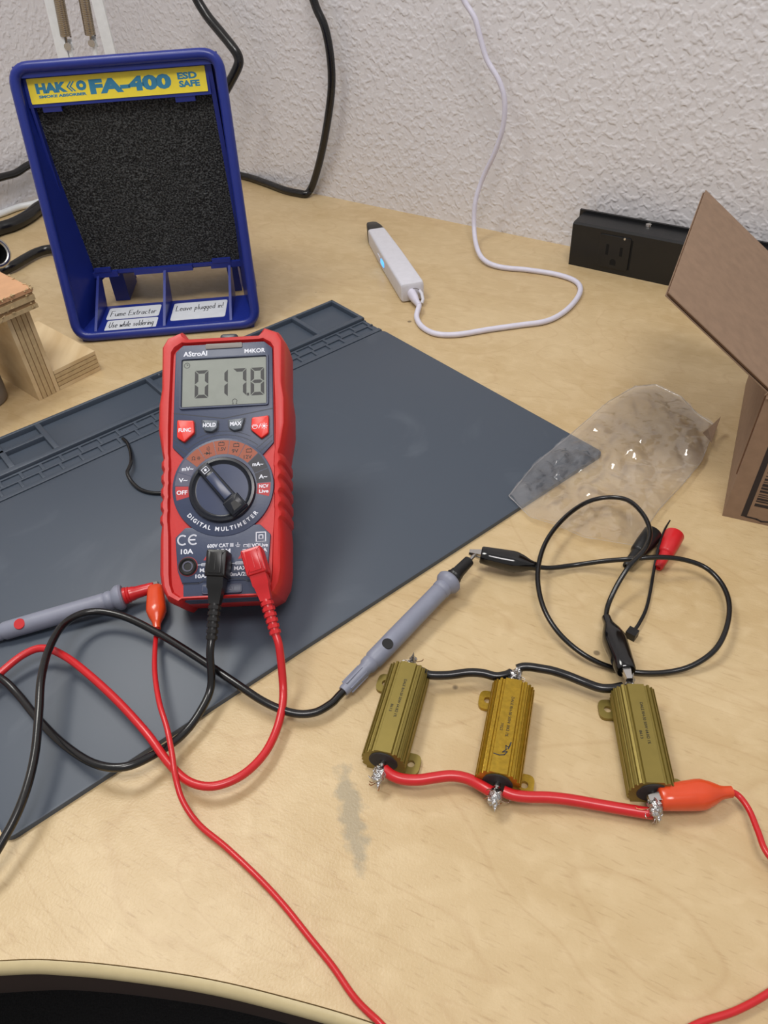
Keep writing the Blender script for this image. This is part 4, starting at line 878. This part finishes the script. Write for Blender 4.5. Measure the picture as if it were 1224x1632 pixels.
# inner front face around the filter
b.box((-73, 58.5, 36), (-68.5, 66, 172), M_HDEEP, EM); b.box((65.5, 54, 30), (69, 66, 190), M_HDEEP, EM); b.box((69, 62, 8), (73.2, 66, 190), M_HDEEP, EM)
b.box((-70.4, 50.5, 34), (-68.2, 66, 173), M_HBLUE, EM)
b.box((-58, 74, .3), (-45, 112, 31), M_HDEEP, EM); b.box((48, 74, .3), (58, 112, 31), M_HDEEP, EM)
b.build('housing', ext, smooth=35)
for x in (-60.5, -2.5, 54.0):
    b = MB(); b.loft([[(x - 1.1, 3, 7.4), (x - 1.1, 50, 7.4), (x - 1.1, 60, 33), (x - 1.1, 54, 35)], [(x + 1.1, 3, 7.4), (x + 1.1, 50, 7.4), (x + 1.1, 60, 33), (x + 1.1, 54, 35)]], M_HBLUE, M=EM)
    b.build('support_rib', ext, smooth=0)
b = MB(); b.box((-73, 53, 32.5), (-43, 60, 37.5), M_HBLUE, EM); b.box((-43.1, 55, 34.6), (-28.9, 60, 37.4), M_HBLUE, EM); b.box((-29, 53, 32.5), (22, 60, 37.5), M_HBLUE, EM); b.box((21.9, 55, 34.6), (38.1, 60, 37.4), M_HBLUE, EM); b.box((38, 53, 32.5), (67, 60, 37.5), M_HBLUE, EM)
b.build('filter_rail', ext, smooth=0)
for x0, x1, z0, z1, y0 in ((-62, -48, 37.5, 41, 52.5), (40, 56, 37.5, 41, 52.5), (-62, -48, 166, 171, 51.5), (38, 53, 166, 171, 51.5)):
    b = MB(); b.box((x0, y0, z0), (x1, y0 + 2.6, z1), M_HBLUE, EM); b.build('retaining_tab', ext, smooth=0)
# foam: a dense, rough surface
b = MB(); nx, nz = 230, 230; vs, fs = [], []
for i in range(nx + 1):
    for j in range(nz + 1):
        x = -68.2 + 133.4 * i / nx; z = 37 + 134 * j / nz; w = Vector((x * .95, z * .95, 0))
        e = min(i, nx - i, j, nz - j); vs.append((x, 56.5 - (.8 * noise.noise(w) + .35 * noise.noise(w * 1.9)) * (1 if e > 1 else 0), z))
for i in range(nx):
    for j in range(nz): a = i * (nz + 1) + j; fs.append((a, a + nz + 1, a + nz + 2, a + 1))
b.add(vs, fs, M_FOAM, EM); b.box((-68.2, 57.2, 37), (65.2, 64, 171), M_FOAM, EM)
b.build('foam_filter', ext, smooth=60, label='black foam filter sheet')
LBm = EM @ Matrix.Translation((-2.2, 50.8, 172.2)) @ Matrix.Rotation(R(76), 4, 'X')
b = MB(); b.box((-69, -2.2, -6), (68, 18.4, -.6), M_HBLUE, LBm); b.build('label_bar', ext, smooth=0)
b = MB(); b.prism(rounded(rect(-66.2, 0, 66, 16.8), .5, 2), -.6, 0, M_YEL, M=LBm)
def lt(t, x0, x1, y0, y1, bold=.05): b.text(t, (x0 + x1)/2 - 66.2, (y0 + y1)/2, M_LBLU, w=x1 - x0, h=y1 - y0, M=LBm, z=.01, bold=bold)
lt('HAK', 5.4, 28.6, 6.6, 13.4, .07); lt('O', 35.4, 43.0, 6.8, 13.4, .09)
for k in (0, 2.2): b.line([(27.6 + 4.2 + k - 66.2, 13.0), (27.6 + 1.2 + k - 66.2, 9.9), (27.6 + 4.2 + k - 66.2, 6.8)], .95, M_LBLU, M=LBm, z=.01)
lt('SMOKE ABSORBER', 6.4, 42, 3.6, 5.5); lt('FA-400', 45, 106, 3.6, 13.6, .06); lt('ESD', 111, 125.6, 9.0, 13.6); lt('SAFE', 111.4, 127, 3.8, 8.2)
b.build('name_label', ext, smooth=0, label='yellow label with blue lettering')
# handwritten stickers
HW = {'F': [[(0,0),(0,1)],[(0,1),(.6,1)],[(0,.55),(.45,.55)]], 'u': [[(0,.5),(.05,.1),(.3,0),(.45,.15),(.48,.5)],[(.48,.5),(.55,0)]], 'm': [[(0,0),(0,.5)],[(0,.35),(.15,.5),(.27,.4),(.28,0)],[(.28,.35),(.45,.5),(.56,.4),(.58,0)]],
 'e': [[(0,.28),(.4,.3),(.38,.48),(.18,.52),(.02,.3),(.08,.05),(.25,0),(.42,.08)]], 'E': [[(.55,1),(0,.98),(0,0),(.6,.04)],[(0,.52),(.45,.54)]], 'x': [[(0,0),(.4,.5)],[(0,.5),(.4,0)]], 't': [[(.15,.9),(.15,.1),(.3,0)],[(0,.6),(.35,.6)]],
 'r': [[(0,0),(0,.5)],[(0,.3),(.15,.5),(.33,.45)]], 'a': [[(.4,.5),(.1,.45),(0,.2),(.12,0),(.35,.1),(.4,.5),(.45,0)]], 'c': [[(.38,.45),(.15,.5),(0,.25),(.12,.02),(.4,.08)]], 'o': [[(.2,.5),(0,.25),(.2,0),(.4,.25),(.2,.5)]],
 'U': [[(0,1),(.02,.2),(.25,0),(.5,.15),(.55,1)]], 's': [[(.35,.45),(.1,.5),(.08,.32),(.32,.18),(.25,.02),(0,.05)]], 'w': [[(0,.5),(.12,0),(.28,.4),(.42,0),(.56,.5)]], 'h': [[(0,1),(0,0)],[(0,.3),(.2,.5),(.34,.35),(.36,0)]],
 'i': [[(.05,.5),(.07,0)],[(.06,.72),(.08,.76)]], 'l': [[(.05,1),(.08,0)]], 'd': [[(.4,1),(.4,0)],[(.4,.4),(.15,.5),(0,.2),(.15,0),(.4,.12)]], 'n': [[(0,0),(0,.5)],[(0,.3),(.2,.5),(.35,.38),(.37,0)]],
 'g': [[(.38,.45),(.1,.48),(0,.2),(.2,.02),(.38,.2),(.38,.5),(.36,-.35),(.1,-.38)]], 'L': [[(0,1),(0,0),(.5,.04)]], 'v': [[(0,.5),(.18,0),(.36,.5)]], 'p': [[(0,.5),(0,-.4)],[(0,.35),(.2,.5),(.36,.25),(.15,0),(0,.1)]], '!': [[(.08,1),(.06,.3)],[(.06,.05),(.08,.02)]]}
def hand(b, txt, x0, x1, y, h, T):
    w = sum((max(p[0] for s_ in HW[c_] for p in s_) + .17) if c_ != ' ' else .45 for c_ in txt); sx = (x1 - x0) / w; x = x0
    for c_ in txt:
        if c_ == ' ': x += .45 * sx; continue
        for s_ in HW[c_]: b.line([(x + p[0]*sx, y + p[1]*h) for p in s_], .62, M_INK, M=T, z=.3, thick=.05)
        x += (max(p[0] for s_ in HW[c_] for p in s_) + .17) * sx
BT = EM @ Matrix.Translation((0, 0, 7.5))
for k, (x0, x1, y0, y1, rows) in enumerate([(-55.6, -10, 22.6, 43.6, [('Fume Extractor', 28)]), (-53.4, -9.6, 1.8, 20.4, [('Use while soldering', 7.4)]), (1.4, 48.5, 11, 42.6, [('Leave plugged in!', 28)])]):
    b = MB(); b.prism(rounded(rect(x0, y0, x1, y1), 2.4, 4), 0, .3, M_PAPER, M=BT)
    for t, yy in rows: hand(b, t, x0 + 3, x1 - 2.5, yy, 9.5, BT)
    b.build('handwritten_label', ext, smooth=0, label='white label tape with black handwriting')
world_child_fix(ext)

# ---------------------------------------------------------------- cables and lamp behind the extractor
wire('power_cable', 'thick black cable bending down beside the extractor top', [PW(300, -40, 30), PW(312, -5, 30), PW(330, 25, 30), PW(352, 52, 32), PW(372, 77, 34), PW(380, 92, 34), PW(379, 106, 36), PW(366, 132, 42), PW(345, 170, 50), PW(325, 215, 60)], 5.0, M_BPVC, 'cable')
wire('power_cable', 'long black cable hanging down the wall and kinking onto the desk', [PW(488, -40, 14), PW(503, 10, 14), PW(518, 45, 14), PW(527, 95, 14), PW(528, 145, 14), PW(520, 205, 13), PW(510, 255, 11), PW(500, 290, 8), PW(494, 303, 8), P(488, 309, 4.2), P(478, 308, 4.2), P(455, 303, 4.2), P(425, 292, 4.2), P(395, 282, 4.2), P(370, 278, 4.2), P(340, 280, 4.2)], 4.0, M_BPVC, 'cable')
wire('power_cable', 'thin black cable along the left wall above the desk', [PW(-60, 300, 12, NL), PW(0, 283, 12, NL), PW(25, 276, 12, NL), PW(48, 262, 12, NL), PW(90, 245, 14, NL)], 4.2, M_BPVC, 'cable')
wire('power_cable', 'thickest black cable on the desk, behind the blue extractor', Pz([(-60, 395, 7), (-10, 368, 7), (20, 358, 7), (45, 345, 7), (68, 328, 7), (110, 312, 7), (150, 310, 7)]), 7.0, M_BPVC, 'cable')
wire('power_cable', 'black cable on the desk above the wooden board', Pz([(-40, 455, 5), (0, 433, 5), (20, 424, 6), (42, 411, 6), (60, 402, 6), (82, 397, 6), (120, 400, 6)]), 4.6, M_BPVC, 'cable')
wire('wall_cable', 'white cable lying along the foot of the left wall', Pz([(-60, 362, 4), (0, 341, 4), (30, 330, 4), (62, 322, 4), (110, 300, 4)]), 3.6, M_LAMPW, 'cable')
lamp = thing('desk_lamp', 'white spring-arm desk lamp standing behind the blue extractor', 'lamp', PY(190, 285, 905))
def flatbar(b, p0, p1, w, t, m):
    p0, p1 = Vector(p0), Vector(p1); A = axes(p0, p1 - p0, (1, 0, 0)); b.box((-w/2, -t/2, 0), (w/2, t/2, (p1 - p0).length), m, A)
YL = 905
for a, c in (((66, -60), (111, 130)), ((140, -60), (188, 130))):
    b = MB(); flatbar(b, PY(*a, YL), PY(*c, YL), 10.5, 5, M_LAMPW); b.build('arm', lamp, smooth=0)
def spring(b, p0, p1, r, turns, m):
    p0, p1 = Vector(p0), Vector(p1); A = axes(p0, p1 - p0); L = (p1 - p0).length; n = turns * 10
    b.tube([A @ Vector((r*math.cos(2*math.pi*i/10), r*math.sin(2*math.pi*i/10), L*i/n)) for i in range(n + 1)], .95, m, 6)
for a, c, e, ey in (((83, -60), (105, 58), (118, 95), (109, 73)), ((125, -50), (144, 56), (158, 92), (147, 68))):
    b = MB(); spring(b, PY(*a, YL), PY(*c, YL), 4.6, 38, M_SPRING); b.build('spring', lamp, smooth=60)
    b = MB(); b.tube([PY(*c, YL), PY(ey[0]-2, ey[1], YL) if isinstance(ey, tuple) else PY(*c, YL)], 1.0, M_SPRING, 6)
    b.lathe([(3.4, -4), (3.4, 4)], M_CHROME, axes(PY(*ey, YL) if isinstance(ey, tuple) else PY(*c, YL), (0, 1, 0)), 14)
    b.lathe([(5.2, -2), (5.2, 2)], M_LAMPW, axes(PY(ey[0]+4, ey[1]-2, YL + 6), (1, .3, 0)), 14)
    b.tube([PY(ey[0]+2, ey[1], YL), PY(ey[0]+10, ey[1]+45, YL)], 2.2, M_LAMPW, 8); b.build('spring_anchor', lamp, smooth=40)
b = MB(); q = PY(152, 130, YL); flatbar(b, PY(100, 125, YL), PY(200, 122, YL), 16, 9, M_LAMPW); b.lathe([(8, 0), (8, q.z - 10)], M_LAMPW, Matrix.Translation((q.x, q.y, 10)), 20)
b.lathe([(70, .1), (72, 4), (66, 12), (10, 16)], M_LAMPW, Matrix.Translation((q.x, q.y, 0)), 40); b.build('stand', lamp, smooth=35); world_child_fix(lamp)

# ---------------------------------------------------------------- plywood pieces at the edge of the picture
def plyboard(b, M, L, W, T, n=9):        # L along y, W along x, T along z: plies run parallel to the faces
    z = 0; tt = [3 if k % 2 == 0 else .7 for k in range(n)]; q = T / sum(tt)
    for k in range(n):
        t = tt[k] * q; m = (M_PLY if k in (0, n - 1) else M_PLYL) if k % 2 == 0 else M_PLYD; ins = 0 if k % 2 == 0 else .3
        b.box((ins, ins, z), (W - ins, L - ins, z + t), m, M); z += t
Q0 = P(63, 639, 0); ang = R(46.5)
qm = Matrix.Translation(Q0 + Vector((0, 0, .1))) @ Matrix.Rotation(ang, 4, 'Z')
brk = thing('plywood_bracket', 'L-shaped pale plywood bracket beside the blue extractor', 'wood bracket', Q0)
b = MB(); plyboard(b, qm @ Matrix.Translation((18.4, 0, 0)), 85, 37, 17); b.build('foot', brk, smooth=0)
b = MB(); plyboard(b, qm @ Matrix.Translation((18, 0, 0)) @ Matrix.Rotation(R(-90), 4, 'Y') , 85, 71, 18); b.build('upright', brk, smooth=0)
world_child_fix(brk)
b = MB(); T0 = P(50, 458, 86); tm = Matrix.Translation(T0) @ Matrix.Rotation(R(46.5), 4, 'Z')
b.box((-160, 0, -15.0), (0, 60, -12), M_PLYL, tm); b.box((-160, .8, -12), (-.8, 60, -9), M_PLYD, tm); b.box((-160, 0, -9), (0, 60, -5), M_PLYL, tm); b.box((-160, .5, -5), (-.5, 60, -3), M_PLYD, tm); b.box((-160, 0, -3), (0, 60, 0), M_BARK, tm)
rnd = random.Random(11)
for q in range(110):
    if q < 75: x, y = rnd.uniform(-60, .5), rnd.uniform(-.8, 1.0)
    else: x, y = rnd.uniform(-1, .8), rnd.uniform(0, 60)
    s2 = rnd.uniform(.5, 1.7); T = tm @ Matrix.Translation((x, y, rnd.uniform(-14, .4) if q % 2 else rnd.uniform(-1, .4))) @ Matrix.Rotation(rnd.uniform(0, 6), 4, (rnd.random(), rnd.random(), rnd.random() + .1)); b.box((-s2, -.4, -.3), (s2, .4, .3), M_PLYL, T)
o = b.build('wooden_board', origin=T0, smooth=0); tag(o, 'splintered reddish board resting on the plywood bracket', 'board')
can = P(-22, 640, 0)
b = MB(); b.lathe([(15, .1), (16.5, 2), (17, 10), (17, 42), (16, 45), (12, 46), (.1, 46)], M_GRAYR, Matrix.Translation(can), 36)
o = b.build('small_jar', origin=can, smooth=35); tag(o, 'rounded grey jar at the picture edge below the plywood bracket', 'jar')
hp = P(-9, 403, 45)
ho = thing('soldering_iron_holder', 'metal ring of an iron holder at the picture edge above the board', 'tool holder', (hp.x, hp.y, 0))
b = MB(); HM = axes(hp, (.5, -.45, .35)); b.tube([HM @ Vector((12*math.cos(a), 12*math.sin(a), 0)) for a in [2*math.pi*i/32 for i in range(32)]], 2.2, M_CHROME, 10, closed=True); b.build('ring', ho, smooth=60)
b = MB(); b.lathe([(6, -30), (11.0, -4), (11.2, 0), (9, -6), (5, -28)], M_BRUB, HM, 28); b.build('funnel', ho, smooth=40)
b = MB(); bs = HM @ Vector((0, 0, -26)) + Vector((-6, 0, 0)); b.lathe([(4, 3), (4, bs.z)], M_CHROME, Matrix.Translation((bs.x, bs.y, 0)), 16); b.lathe([(20, .1), (21, 3), (19, 5), (.1, 5)], M_BRUB, Matrix.Translation((bs.x, bs.y, 0)), 32); b.build('base', ho, smooth=40); world_child_fix(ho)
